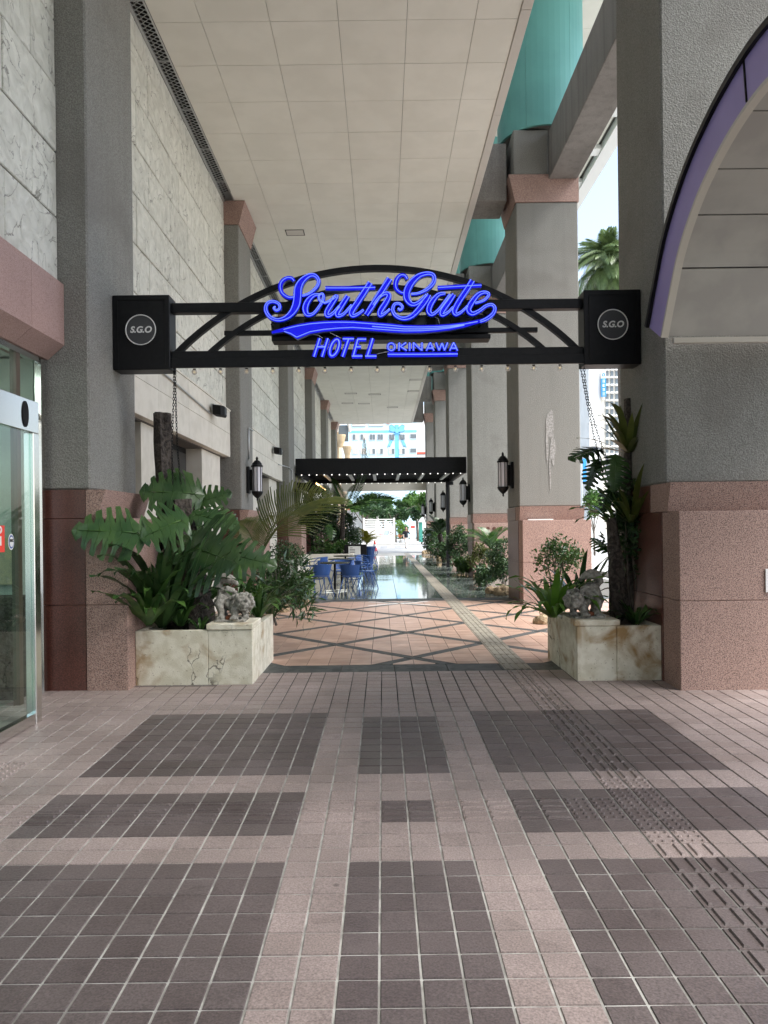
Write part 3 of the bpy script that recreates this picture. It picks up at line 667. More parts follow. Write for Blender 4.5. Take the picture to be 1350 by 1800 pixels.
for b, (ya, yb) in enumerate(BAYS):
    t = thing('stone_wall', wl_[b], 'wall', (XW, ya, 0), 'wall bays on the left')
    bx('backing', M_JOINT, t, -3.75, XW - .03, ya - .3, yb + .3, 3.0 if b else 3.93, 8.45)
    for k in range(len(CZ) - 1):
        za, zb = CZ[k], CZ[k + 1]; off = 6.62 if k % 2 else 6.12
        y = off - 1.0 * math.ceil((off - ya) / 1.0)
        if b: y = ya - (.5 if k % 2 else 0)
        while y < yb:
            a, c = max(y, ya), min(y + 1.0, yb)
            if c - a > .05: bx('stone_block', M_CLEFT, t, XW - .04, XW + random.uniform(-.004, .006), a + .005, c - .005, za + .008, zb - .008, ch=.008)
            y += 1.0
    if b == 0:
        y = 4.2; cuts = [4.2, 5.3, 6.46, 7.118]
        for a, c in zip(cuts[:-1], cuts[1:]):
            MB().prism([(-3.5, a + .002, 3.965), (-3.09, a + .002, 3.965), (-3.09, a + .002, 3.37), (-3.25, a + .002, 3.23), (-3.5, a + .002, 3.23)], (0, c - a - .004, 0)).build('rose_lintel', M_PGRAN, t)
        continue
    # smooth limestone lintel band in slabs, piers, openings
    n = 4; L_ = (yb - .05 - ya) / n
    for k in range(n):
        bx('lintel_slab', M_LIME, t, -3.45, -3.06, ya + k * L_ + .002, ya + (k + 1) * L_ - .002, 3.485, 3.94, ch=.003)
        bx('lintel_slab', M_LIME, t, -3.45, -3.062, ya + (k + (.5 if False else 0)) * L_ + .002, ya + (k + 1) * L_ - .002, 3.02, 3.481, ch=.003)
    bx('lintel_cap', M_LIME, t, -3.45, -3.045, ya, yb - .05, 3.942, 3.968)
    ops = [(ya + .12, ya + 1.22), (ya + 2.58, ya + 4.48)]
    edges = [ya] + [q for o_ in ops for q in o_] + [yb - .38]
    for k in range(0, len(edges), 2):
        a, c = edges[k], edges[k + 1]
        if c - a > .05:
            m_ = max(1, round((c - a) / .62)); w = (c - a) / m_
            for q in range(m_):
                for za, zb in ((-.02, 1.0), (1.004, 2.0), (2.004, 3.016)): bx('pier_slab', M_LIME, t, -3.86, -3.2, a + q * w + .0015, a + (q + 1) * w - .0015, za, zb, ch=.002)
    for o_ in ops: opening(t, *o_)
    bx('recess_wall', M_STUC, t, -3.95, -3.86, yb - .42, yb + .05, -.02, 3.1)
    # slotted ventilation strip in the ceiling corner with an expanded-metal grille
    v = thing('ceiling_vent', 'expanded metal vent strip along the ceiling corner, %s bay from the near pillar' % ['', 'first', 'second', 'third', 'fourth', 'fifth'][b], 'vent', (-3.02, ya, ZC), 'vent strips along the ceiling corner')
    bx('duct', M_DARKGAP, v, -3.149, -2.931, ya, yb, ZC + .18, ZC + .3)
    bx('rim', M_GALV, v, -3.149, -3.115, ya, yb, ZC - .03, ZC + .0); bx('rim', M_GALV, v, -2.953, -2.932, ya, yb, ZC - .012, ZC + .0)
    gr = MB(); y = ya; st = .085
    while y < yb - .1:
        gr.bar((-3.115, y, ZC - .005), (-2.953, y + .12, ZC - .005), .008, .006); gr.bar((-3.115, y + .12, ZC - .005), (-2.953, y, ZC - .005), .008, .006); y += st
    gr.build('grille', M_GALV, v, kind='stuff')
    y = ya + .7
    while y < yb: bx('cross_bar', M_GALV, v, -3.114, -2.954, y, y + .02, ZC - .004, ZC + .02); y += 1.2

# ================================================================= STREET SIDE: beams, turquoise drums, upper soffit
pos = ['between the nearest and second right pillars', 'between the second and third right pillars', 'between the third and fourth right pillars', 'between the fourth and fifth right pillars', 'between the fifth and last right pillars']
for i in range(5):
    MB().box(3.45, 4.035, ZI[i] + (DP + .035 if i == 0 else .2), ZI[i + 1] + .012, 8.60, 9.55, ch=.012).build('beam', M_CONC, label='rough grey spandrel beam ' + pos[i], cat='beam', group='spandrel beams on the street side')
ordn = ['', 'second', 'third', 'fourth', 'fifth', 'last']
for i in range(1, 6):
    z = ZI[i]
    MB().box(.6, XR - .142, z + .25, z + 1.15, ZC + .05, 9.46, ch=.01).build('beam', M_CONC, label='dark cross beam running from the ceiling to the %s right pillar' % ordn[i], cat='beam', group='cross beams over the ceiling edge')
    t = thing('turquoise_drum', 'rounded turquoise column standing on the %s right pillar' % ordn[i], 'column', (3.45, z + .75, 9.62), 'turquoise drums above the right pillars')
    n = 6
    for q in range(n):
        a0, a1 = 2 * math.pi * q / n + .003, 2 * math.pi * (q + 1) / n - .003; vs = []
        for a in np.linspace(a0, a1, 9): vs.append((3.45 + .9 * math.cos(a), z + .75 + .9 * math.sin(a)))
        inn = [(3.45 + .84 * math.cos(a), z + .75 + .84 * math.sin(a)) for a in np.linspace(a0, a1, 9)][::-1]
        MB().prism([(a, b, 9.63) for a, b in vs + inn], (0, 0, 3.9)).build('curved_panel', M_TEAL, t)
    MB().lathe((3.45, z + .75, 9.66), [(.838, 0), (.838, .04)], 32).build('drum_base', M_CONC, t)
up = MB().box(.2, 7.0, -16, 60, 13.55, 13.9).build('upper_soffit', M_JOINT, kind='structure')  # lengthened out of view behind the camera to shade the near floor
y = 8.5
PM = mesh_from('soffit_panel', *(lambda t: (t.v, t.f))(MB().box(.006, 1.094, .006, 1.494, 0, .04)), M_CEIL)
while y < 50:
    for k in range(4):
        o = put('soffit_panel', PM, up); o.location = (2.5 + 1.1 * k, y, 13.5)
    y += 1.5
fa = MB().box(7.003, 7.4, -16, 60, 13.3, 14.0).build('soffit_fascia', M_WHITE, kind='structure')
y = 14
while y < 44: bx('lamp_bracket', M_WHITE, fa, 6.75, 7.0, y, y + .45, 13.36, 13.49); y += 2.2
MB().box(-2.6, 2.78, 46.4, 47.4, 3.98, 5.4).build('beam', M_BEIGE, label='low beige beam crossing the far end of the arcade', cat='beam')
bx('hotel_mass', M_PALE, None, -16, -3.8, -16, 47, 8.6, 16, kind='structure')
bx('hotel_core', M_PALE, None, -16, -4.2, 7.5, 47, -.1, 8.58, kind='structure')
bx('hotel_mass_upper', M_PALE, None, -3.78, 1.9, -16, 47, 8.62, 16, kind='structure')

bx('unseen_left_wall', M_CLEFT, None, -3.6, -3.16, -16, 1.0, -.3, 8.6, kind='structure')  # added out of view to stop light entering from behind on the left

bx('unseen_light_block', M_STUC, None, 2.8, 7.4, -16, -2.0, -.3, 13.4, kind='structure')  # unseen block added behind the camera to darken the pillar fronts
# ================================================================= SHOP FRONT AT THE LEFT EDGE
XG = -2.85
t = thing('shop_entrance', 'frameless glass shop door with steel frame at the left edge', 'door', (XG, 6.0, fz(6)))
zf = fz(5.5)
bx('header', M_STEEL, t, XG - .06, XG + .012, 3.2, 6.03, 2.36, 2.62, ch=.004)
bx('post', M_STEEL, t, XG - .07, XG + .014, 5.93, 6.03, zf, 2.358, ch=.005)
bx('jamb', M_STEEL, t, XG - .10, XG - .02, 6.032, 6.06, zf, 2.60, ch=.003)
bx('bottom_rail', M_STEEL, t, XG - .05, XG + .008, 3.2, 5.928, zf + .012, zf + .10, ch=.004)
d = bx('glass_pane', M_GLASS, t, XG - .022, XG - .01, 3.2, 5.928, zf + .102, 2.358)
bx('red_sticker', M_CONE, d, XG - .009, XG - .006, 5.33, 5.50, 1.40, 1.60); bx('sticker_mark', M_WHITE, d, XG - .0055, XG - .004, 5.38, 5.45, 1.45, 1.52)
text_mesh('sticker_letter', 'D', .07, Matrix.Translation((XG - .004, 5.43, 1.565)) @ Matrix.Rotation(R(90), 4, 'Z') @ FRONT, M_WHITE, d, bold=.004)
n = 24; c = (5.60, 1.475)
for rr, m_, dx in ((.062, M_WHITE, .0), (.052, mat('sticker_blue', (.03, .08, .28), rough=.5), .0015), (.040, M_WHITE, .003)):
    MB().prism([(XG - .009 + dx, c[0] + .7 * rr * math.cos(k * 2 * math.pi / n), c[1] + rr * math.sin(k * 2 * math.pi / n)) for k in range(n)], (.0012, 0, 0)).build('round_sticker', m_, d)
text_mesh('sticker_text', 'M.C', .03, Matrix.Translation((XG - .003, 5.60, 1.485)) @ Matrix.Rotation(R(90), 4, 'Z') @ FRONT, M_HAIR, d, bold=.001)
# steel badge crescent on the header
MB().prism([(XG + .013, 5.80 + .05 * math.cos(k * math.pi / 10), 2.49 + .105 * math.sin(k * math.pi / 10)) for k in range(20)], (.006, 0, 0)).build('door_sensor', M_BLACKM, t)
s = s_shop = thing('shop_interior', 'pale shop interior behind the glass door at the left edge', 'shop', (-3.3, 5, 0))
bx('transom_glass', M_GLASS, s, -3.31, -3.30, 3.2, 7.08, 2.7, 3.22)
bx('transom_frame', M_STEEL, s, -3.33, -3.27, 7.0, 7.06, -.05, 3.22); bx('transom_frame', M_STEEL, s, -3.33, -3.27, 3.2, 6.97, 3.17, 3.225); bx('transom_frame', M_STEEL, s, -3.33, -3.27, 3.2, 6.97, 2.62, 2.68)
bx('interior_wall', M_PALE, s, -6.4, -6.3, 2, 7.3, -.05, 3.3); bx('interior_wall', mat('shop_green', (.42, .43, .38), (.36, .37, .33), scale=2, rough=.8), s, -6.3, -3.345, 7.0, 7.075, -.05, 3.22)
bx('interior_ceiling', M_PALE, s, -6.4, -3.3, 1, 7.2, 3.24, 3.3); bx('interior_floor', M_LIME, s, -6.3, -3.34, 1, 7.08, -.05, -.03)
bx('counter', M_BARK, s, -5.4, -4.5, 5.6, 6.9, -.03, 1.0, ch=.01)

# ================================================================= VIOLET ARCH PORCH ON THE RIGHT
ar = thing('arched_porch', 'violet arched porch canopy with cream panelled underside at the right edge', 'canopy', (2.6, 7.0, 3.4))
half = [(7.06, 3.47), (6.86, 3.80), (6.63, 4.14), (6.32, 4.42), (5.97, 4.63), (5.48, 4.80), (4.95, 4.87)]
outer = half + [(9.9 - a, b) for a, b in half[-2::-1]]
outer = [tuple(p) for p in catmull(outer, 5)]
def offs(pts, d):
    out = []
    for i in range(len(pts)):
        a, b = pts[max(i - 1, 0)], pts[min(i + 1, len(pts) - 1)]; tx, tz = b[0] - a[0], b[1] - a[1]; l = math.hypot(tx, tz)
        out.append((pts[i][0] - tz / l * d, pts[i][1] + tx / l * d))
    return out
inner = offs(outer, .34)
def ringpart(i0, i1, o_, i_, x0, x1, name, m):
    q = MB(); idx = list(range(i0, i1 + 1))
    vs = []; fs = []
    for k in idx:
        for (yy, zz) in (o_[k], i_[k]):
            for xx in (x0, x1): vs.append((xx, yy, zz))
    for k in range(len(idx) - 1):
        a = 4 * k; b = a + 4
        fs += [(a, b, b + 2, a + 2), (a + 1, a + 3, b + 3, b + 1), (a, a + 1, b + 1, b), (a + 2, b + 2, b + 3, a + 3)]
    fs += [(0, 2, 3, 1), (len(vs) - 4, len(vs) - 3, len(vs) - 1, len(vs) - 2)]
    return q.add(vs, fs).build(name, m, ar)
N_ = len(outer); segs = np.linspace(0, N_ - 1, 5).astype(int); segs = [0, 28, N_ - 1 - 28, N_ - 1]
for a, b in zip(segs[:-1], segs[1:]):
    ringpart(a, b, outer, inner, 2.60, 2.66, 'violet_fascia', M_PURP)
for a in segs[1:-1]:
    MB().bar((2.597, *outer[a]), (2.597, *inner[a]), .014, .012, up=(1, 0, 0)).build('fascia_seam', M_BLACKM, ar)
tp = [(2.585, p[0], p[1]) for p in offs(outer, -.02)]
ringpart(0, N_ - 1, [(a[1], a[2]) for a in tp], offs(outer, .03), 2.565, 2.597, 'edge_trim', M_BLACK)
inn2 = offs(inner, .03)
ringpart(0, N_ - 1, [p for p in inner], inn2, 2.60, 2.665, 'cream_lip', M_CREAM)
jn = [0, 8, 15, 21, 27, 33, N_ - 1 - 21, N_ - 1 - 15, N_ - 1 - 8, N_ - 1]
base_in = inner
for a, b in zip(jn[:-1], jn[1:]):
    q = MB(); d = .02
    pa = [base_in[k] for k in range(a, b + 1)]; pb = offs(pa, -.03)
    # shrink the panel a little along the arc so that the joints stay open
    vs = []; fs = []
    for k, (pp, pq) in enumerate(zip(pa, pb)):
        for (yy, zz) in (pp, pq):
            sh = (.007 if k == 0 else (-.007 if k == len(pa) - 1 else 0))
            dy, dz = pa[min(k + 1, len(pa) - 1)][0] - pa[max(k - 1, 0)][0], pa[min(k + 1, len(pa) - 1)][1] - pa[max(k - 1, 0)][1]; l = math.hypot(dy, dz)
            for xx in (2.675, 5.6): vs.append((xx, yy + dy / l * sh, zz + dz / l * sh))
    for k in range(len(pa) - 1):
        A = 4 * k; B_ = A + 4
        fs += [(A, B_, B_ + 2, A + 2), (A + 1, A + 3, B_ + 3, B_ + 1), (A, A + 1, B_ + 1, B_), (A + 2, B_ + 2, B_ + 3, A + 3)]
    fs += [(0, 2, 3, 1), (len(vs) - 4, len(vs) - 3, len(vs) - 1, len(vs) - 2)]
    q.add(vs, fs).build('soffit_panel', M_SOFF, ar)
ringpart(0, N_ - 1, outer, offs(outer, .10), 2.662, 5.6, 'canopy_roof', M_BLACKM)
bx('foot_rail', M_CREAM, ar, 2.72, 5.6, inner[0][0] - .02, inner[0][0] + .03, inner[0][1] - .06, inner[0][1] - .012)

# ================================================================= NEON GANTRY
YS = 7.86
sg = thing('entrance_sign', 'black steel gantry with blue neon script lettering spanning the walkway', 'sign', (0, YS, 3.2))
def circle_text(cx, cz, y):
    n = 40; r = .158
    b = MB().prism([(cx + r * math.cos(2 * math.pi * k / n), y, cz + r * math.sin(2 * math.pi * k / n)) for k in range(n)], (0, -.012, 0)).build('badge', mat('badge_grey', (.045, .047, .05), rough=.45), sg)
    MB().tube([(cx + r * math.cos(2 * math.pi * k / 48), y - .014, cz + r * math.sin(2 * math.pi * k / 48)) for k in range(48)], .006, 6, closed=True).build('badge_ring', M_WHITE, b, smooth=True)
    text_mesh('badge_letters', 'S.G.O', .092, Matrix.Translation((cx, y - .013, cz)) @ FRONT, M_WHITE, b, shear=.22, bold=.003, sx=1.0)
for s_ in (-1, 1):
    x0, x1 = (XL + .004, XL + .612) if s_ < 0 else (XR - .612, XR - .008)
    b = bx('sign_box', M_BLACK, sg, x0, x1, 7.75, 7.99, 3.265, 4.06, ch=.006)
    fr = MB(); q = .05
    fr.box(x0 + q, x1 - q, 7.744, 7.7495, 4.06 - q - .008, 4.06 - q); fr.box(x0 + q, x0 + q + .008, 7.744, 7.7495, 3.265 + q, 4.05 - q); fr.box(x1 - q - .008, x1 - q, 7.744, 7.7495, 3.265 + q, 4.05 - q)
    fr.build('box_rim', M_BLACKM, b)
    circle_text((x0 + x1) / 2, 3.685, 7.7485)
bxl, bxr = XL + .614, XR - .614
def Z_(px, py): return P(px, py, YS).z
bx('top_beam', M_BLACK, sg, bxl, bxr, YS - .05, YS + .05, Z_(672, 548), Z_(672, 531), ch=.004)
bx('bottom_beam', M_BLACK, sg, bxl, bxr, YS - .07, YS + .07, Z_(672, 641), Z_(672, 616), ch=.004)
bx('bottom_flange', M_BLACK, sg, bxl, bxr, YS - .10, YS - .072, Z_(672, 646), Z_(672, 630), ch=.003)
bx('middle_rail', M_BLACK, sg, P(395, 585, YS).x, P(945, 585, YS).x, YS - .02, YS + .03, Z_(672, 587), Z_(672, 579), ch=.003)
zb = Z_(672, 618)
def arch(x_half, zap, name, th, xc):
    "circular arc standing on the bottom beam"
    h = zap - zb; r = (x_half ** 2 + h ** 2) / (2 * h); zc = zap - r; a0 = math.atan2(zb - zc, x_half)
    q = MB(); n = 40; vs = []; fs = []
    for k in range(n + 1):
        a = a0 + (math.pi - 2 * a0) * k / n
        for rr in (r, r - th):
            for yy in (YS - .03, YS + .03): vs.append((xc + rr * math.cos(a), yy, zc + rr * math.sin(a)))
    for k in range(n):
        a = 4 * k; b = a + 4
        fs += [(a, b, b + 2, a + 2), (a + 1, a + 3, b + 3, b + 1), (a, a + 1, b + 1, b), (a + 2, b + 2, b + 3, a + 3)]
    return q.add(vs, fs).build(name, M_BLACK, sg)
xc = (P(305, 620, YS).x + P(1020, 615, YS).x) / 2
arch((P(1020, 615, YS).x - P(303, 620, YS).x) / 2, Z_(672, 467), 'arch_rib', .062, xc)
arch((P(962, 615, YS).x - P(362, 620, YS).x) / 2, Z_(672, 501), 'arch_rib', .055, xc)
bx('transformer_tray', M_BLACK, sg, P(478, 580, YS).x, P(862, 580, YS).x, YS - .02, YS + .16, Z_(672, 598), Z_(672, 590), ch=.003)
bx('transformer_tray', mat('clear_cover', (.05, .055, .065), rough=.25), sg, P(476, 580, YS).x, P(860, 580, YS).x, YS + .05, YS + .15, Z_(672, 589), Z_(672, 552), ch=.003)
tf = MB()
for k in range(9):
    c = P(500 + 43 * k, 570, YS); tf.box(c.x - .05, c.x + .05, YS + .0, YS + .048, Z_(672, 588), Z_(672, 560))
tf.build('transformer', M_BLACKM, sg)
# ---- neon letters, traced stroke by stroke: (x, y, width) in an enlargement of the sign
ZS = 5.87; YN = 7.70
def AP(x, y, yy=YN): return P(450 + x / ZS, 465 + y / ZS, yy)
KW = YN / F / ZS
def ribbon(strokes, tube=.0042, depth=.055, sub=5, name='letter', yoff=0, two=True):
    face = MB(); tubes = MB()
    for st in strokes:
        pts = catmull(st, sub); L = []; Rr = []
        for i, p in enumerate(pts):
            a, b = pts[max(i - 1, 0)], pts[min(i + 1, len(pts) - 1)]; tx, ty = b[0] - a[0], b[1] - a[1]; l = math.hypot(tx, ty) or 1
            nx, ny = -ty / l, tx / l; w = p[2] / 2 + 6
            L.append((p[0] + nx * w, p[1] + ny * w)); Rr.append((p[0] - nx * w, p[1] - ny * w))
        n = len(pts); yo = YN + yoff + random.uniform(0, .006)
        vs = [AP(*q) for q in L] + [AP(*q) for q in Rr]
        for v in vs: v.y = yo
        bk = [v + Vector((0, depth, 0)) for v in vs]
        fs = [(i, i + 1, n + i + 1, n + i) for i in range(n - 1)]
        face.add(vs, fs, 0)
        sd = [(i, 2 * n + i, 2 * n + i + 1, i + 1) for i in range(n - 1)] + [(n + i, n + i + 1, 3 * n + i + 1, 3 * n + i) for i in range(n - 1)]
        sd += [(0, n, 3 * n, 2 * n), (n - 1, 3 * n - 1, 4 * n - 1, 2 * n - 1)]
        face.add(vs + bk, sd, 1)
        face.add(bk, [(i, n + i, n + i + 1, i + 1) for i in range(n - 1)], 1)
        wide = max(p[2] for p in st) > 40 and two
        def tb(s):
            out = []
            for i, p in enumerate(pts):
                a, b = pts[max(i - 1, 0)], pts[min(i + 1, len(pts) - 1)]; tx, ty = b[0] - a[0], b[1] - a[1]; l = math.hypot(tx, ty) or 1
                w = (p[2] / 2 - 6) if p[2] > 26 else p[2] * .27
                q = AP(p[0] - ty / l * w * s, p[1] + tx / l * w * s); q.y = yo - .012; out.append(q)
            return out
        if wide: tubes.tube(tb(1), tube, 5); tubes.tube(tb(-1), tube, 5)
        else: tubes.tube(tb(0), tube, 5)
    o = face.build(name, [M_NFACE, M_NSIDE], sg); tubes.build('neon_tube', M_NEON, o, smooth=True); return o
def Bx(st): return [(x + 1233, y, w) for x, y, w in st]
ribbon([[(395, 172, 22), (370, 142, 26), (320, 140, 30), (268, 178, 34), (252, 235, 34), (275, 300, 30), (340, 342, 26), (400, 336, 20)],
        [(480, 325, 20), (560, 295, 22), (630, 230, 26), (648, 165, 30), (610, 115, 34), (550, 115, 40), (480, 165, 58), (438, 240, 74), (430, 330, 78), (415, 420, 76), (370, 500, 60), (300, 555, 42), (220, 572, 32), (145, 540, 32), (103, 470, 34), (118, 405, 30), (175, 382, 28), (235, 405, 28), (248, 450, 26), (215, 475, 22), (185, 450, 18), (205, 435, 14)]])
ribbon([[(660, 312, 24), (600, 318, 34), (540, 372, 50), (510, 450, 56), (530, 515, 40), (590, 508, 28), (650, 440, 26), (695, 360, 26), (690, 305, 22), (655, 318, 20), (655, 365, 20), (705, 395, 20)]])
ribbon([[(705, 400, 18), (770, 372, 22), (832, 325, 40), (785, 400, 48), (732, 490, 46), (745, 530, 36), (800, 500, 30), (862, 430, 28)], [(950, 325, 44), (900, 400, 48), (842, 498, 46), (852, 532, 34), (910, 508, 28), (990, 420, 24)]])
ribbon([[(1182, 188, 50), (1120, 282, 54), (1050, 390, 54), (988, 488, 52), (1002, 530, 34), (1060, 508, 28), (1112, 468, 22)], [(718, 245, 34), (900, 245, 34), (1100, 242, 34), (1232, 240, 30)]])
ribbon([Bx([(148, 145, 54), (60, 282, 54), (-30, 420, 52), (-95, 520, 44)]), Bx([(-20, 420, 24), (40, 340, 26), (108, 298, 34), (140, 322, 44), (110, 390, 50), (52, 480, 50), (52, 525, 36), (100, 503, 26), (150, 460, 20)])])
ribbon([Bx([(330, 152, 22), (300, 112, 26), (250, 118, 32), (212, 180, 40), (217, 250, 32), (265, 290, 24), (300, 295, 16)]),
        Bx([(370, 305, 20), (450, 295, 24), (540, 250, 30), (602, 180, 34), (600, 112, 34), (540, 92, 36), (450, 117, 46), (370, 190, 62), (325, 280, 66), (330, 360, 56), (380, 410, 40), (450, 390, 34), (530, 312, 28)]),
        Bx([(555, 310, 44), (510, 380, 56), (440, 470, 50), (370, 535, 44), (290, 558, 36), (215, 530, 32), (180, 470, 32), (200, 410, 28), (250, 405, 26), (280, 440, 24), (255, 470, 20), (235, 450, 14)])])
ribbon([Bx([(722, 298, 26), (650, 312, 36), (582, 390, 50), (552, 470, 50), (582, 515, 34), (650, 470, 28), (720, 380, 26), (770, 310, 24)]), Bx([(812, 308, 40), (760, 382, 50), (692, 480, 50), (692, 520, 36), (750, 493, 26), (802, 440, 22)])])
ribbon([Bx([(1002, 165, 50), (950, 250, 52), (870, 370, 52), (817, 470, 50), (832, 515, 34), (890, 488, 26), (950, 430, 20)]), Bx([(645, 240, 34), (780, 232, 32), (950, 222, 32), (1095, 215, 30)])])
ribbon([Bx([(1030, 400, 22), (1120, 370, 24), (1170, 312, 28), (1130, 287, 30), (1060, 312, 40), (990, 400, 52), (962, 468, 50), (1000, 508, 40), (1070, 480, 32), (1140, 430, 30), (1200, 415, 30), (1233, 452, 32), (1212, 510, 34), (1150, 560, 34), (1080, 590, 26)])])
# swoosh
prs = [((160, 688), (165, 712)), ((285, 650), (290, 694)), ((360, 630), (365, 728)), ((425, 615), (427, 770)), ((560, 592), (560, 715)), ((700, 580), (700, 692)), ((850, 575), (850, 678)), ((1000, 577), (1000, 672)), ((1200, 592), (1200, 685)), ((1400, 608), (1400, 700)),
       ((1533, 622), (1533, 708)), ((1700, 625), (1700, 706)), ((1850, 622), (1850, 696)), ((2000, 612), (2000, 678)), ((2150, 595), (2150, 650)), ((2290, 568), (2300, 606)), ((2395, 540), (2405, 565))]
fa_ = MB(); vs = [AP(*a) for a, b in prs] + [AP(*b) for a, b in prs]; n = len(prs)
for v in vs: v.y = YN + .004
fa_.add(vs, [(i, n + i, n + i + 1, i + 1) for i in range(n - 1)], 0); bk = [v + Vector((0, .06, 0)) for v in vs]
fa_.add(vs + bk, [(i, i + 1, 2 * n + i + 1, 2 * n + i) for i in range(n - 1)] + [(n + i, 3 * n + i, 3 * n + i + 1, n + i + 1) for i in range(n - 1)] + [(0, 2 * n, 3 * n, n)], 1)
fa_.add(bk, [(i, i + 1, n + i + 1, n + i) for i in range(n - 1)], 1)
sw = fa_.build('swoosh', [M_NFACE, M_NSIDE], sg); tb_ = MB()
tb_.tube([AP(a[0], a[1] + 20, YN - .01) for a, b in prs[1:-1]], .0045, 5)
lower = [AP(b[0], b[1] - 22, YN - .01) for a, b in prs[3:-2]]
tb_.tube([AP(292, 690, YN - .01), AP(360, 712, YN - .01), AP(418, 748, YN - .01)] + lower, .0045, 5)
tb_.tube([AP((a[0] + b[0]) / 2, (a[1] + b[1]) / 2, YN - .01) for a, b in prs[8:-2]], .0055, 5)
tb_.build('neon_tube', M_NEON, sw, smooth=True)
# HOTEL
def ell(cx, cy, rx, ry, sl, w, n=16): return [(cx + rx * math.cos(2 * math.pi * k / n) - sl * ry * math.sin(2 * math.pi * k / n), cy + ry * math.sin(2 * math.pi * k / n), w) for k in range(n + 1)]
kw = dict(tube=.007, depth=.04, two=False, yoff=.03)
ribbon([[(657, 755, 34), (597, 945, 34)], [(742, 755, 34), (680, 945, 34)], [(635, 845, 28), (712, 845, 28)]], **kw)
ribbon([ell(810, 852, 42, 86, .3, 34)], sub=3, **kw)
ribbon([[(895, 762, 34), (1012, 762, 34)], [(955, 765, 36), (893, 945, 36)]], **kw)
ribbon([[(1050, 765, 34), (1005, 935, 34)], [(1045, 765, 32), (1138, 765, 32)], [(1025, 845, 28), (1085, 845, 28)], [(990, 940, 34), (1098, 940, 34)]], **kw)
ribbon([[(1205, 755, 36), (1150, 938, 36)], [(1128, 940, 34), (1245, 940, 34)]], **kw)
# OKINAWA
kw = dict(tube=.0055, depth=.03, two=False, yoff=.03, sub=2); w = 16
ribbon([Bx(ell(165, 843, 36, 38, 0, w))], **kw)
ribbon([Bx([(248, 800, w), (245, 884, w)]), Bx([(318, 800, w), (258, 842, w)]), Bx([(262, 842, w), (325, 882, w)])], **kw)
ribbon([Bx([(355, 800, w), (355, 884, w)])], **kw)
ribbon([Bx([(395, 884, w), (395, 800, w)]), Bx([(395, 802, w), (480, 880, w)]), Bx([(482, 884, w), (482, 800, w)])], **kw)
ribbon([Bx([(528, 884, w), (568, 800, w)]), Bx([(568, 800, w), (606, 884, w)]), Bx([(545, 858, w), (592, 858, w)])], **kw)
ribbon([Bx([(628, 800, w), (660, 880, w)]), Bx([(660, 880, w), (690, 805, w)]), Bx([(690, 805, w), (716, 880, w)]), Bx([(716, 880, w), (748, 800, w)])], **kw)
ribbon([Bx([(770, 884, w), (810, 800, w)]), Bx([(810, 800, w), (850, 884, w)]), Bx([(788, 858, w), (834, 858, w)])], **kw)
ribbon([Bx([(128, 922, 38), (500, 922, 38), (852, 918, 38)])], name='underline', **dict(kw, two=False))
bk_ = MB(); p0, p1 = AP(1233 + 225, 895), AP(1233 + 855, 850); bk_.box(p0.x, p1.x, YN + .062, YN + .075, p0.z, p1.z).build('letter_backing', M_BLACKM, sg)
wr = MB()
for a, b, c in (((590, 722), (650, 730), (690, 760)), ((755, 680), (770, 705), (880, 760)), ((1245, 925), (1330, 905), (1370, 900)), ((1233 + 610, 540), (1233 + 650, 560), (1233 + 660, 610))):
    wr.tube([AP(*a, YN + .04), AP(*b, YN + .035), AP(*c, YN + .04)], .003, 5)
wr.build('wire', M_WHITE, sg, smooth=True)
st_ = MB()
for k in range(16):
    c = AP(150 + 145 * k, 600, YN); st_.tube([(c.x, YN + .06, c.z), (c.x, YS + .02, c.z)], .008, 6)
st_.build('letter_stay', M_BLACKM, sg)
# bulbs under the bottom beam
zt = Z_(672, 646)
for k in range(15):
    c = P(342 + 45.9 * k, 645, YS - .04); x = c.x
    b = MB().ball((x, YS - .04, zt - .036), .030, 2).build('bulb', M_BULB, sg, smooth=True)
    MB().lathe((x, YS - .04, zt - .012), [(.013, 0), (.016, .012)], 10).build('socket', M_BLACKM, b)
    MB().ball((x, YS - .04, zt - .034), .008, 1).build('filament', M_FIL, b)
# chains from the gantry down to the logs
LK = MB(); n = 10; LK.tube([(.009 * math.cos(2 * math.pi * k / n), 0, .021 * math.sin(2 * math.pi * k / n)) for k in range(n)], .0034, 5, closed=True)
LKM = mesh_from('link', LK.v, LK.f, M_BLACKM, True)
def chain(pts, label):
    pts = [np.array(q) for q in pts]; t = thing('chain', label, 'chain', tuple(pts[0]), 'hanging chains')
    seg = catmull(pts, 12); acc = 0; k = 0; prev = seg[0]; nxt = 0
    for p in seg[1:]:
        d = Vector(p) - Vector(prev); l = d.length
        while nxt <= acc + l:
            c = Vector(prev) + d * ((nxt - acc) / l); o = put('link', LKM, t); o.location = c - Vector(pts[0])
            o.rotation_mode = 'QUATERNION'; o.rotation_quaternion = d.to_track_quat('Z', 'Y') @ Matrix.Rotation(R(90) * (k % 2) + .3, 3, 'Z').to_quaternion(); k += 1; nxt += .031
        acc += l; prev = p
chain([P(306, 640, 7.8), P(306, 690, 7.8), P(303, 780, 7.85), P(304, 850, 7.9)], 'left strand of the black chain hanging beside the left log')
chain([P(308, 640, 7.83), P(309, 690, 7.85), P(312, 780, 7.9), P(318, 850, 7.95)], 'right strand of the black chain hanging beside the left log')
chain([P(1021, 645, 7.8), P(1029, 690, 7.8), P(1043, 760, 7.8), P(1058, 825, 7.8)], 'left strand of the chain running down to the right log')
chain([P(1027, 645, 7.84), P(1032, 690, 7.84), P(1050, 760, 7.84), P(1070, 815, 7.84)], 'right strand of the chain running down to the right log')

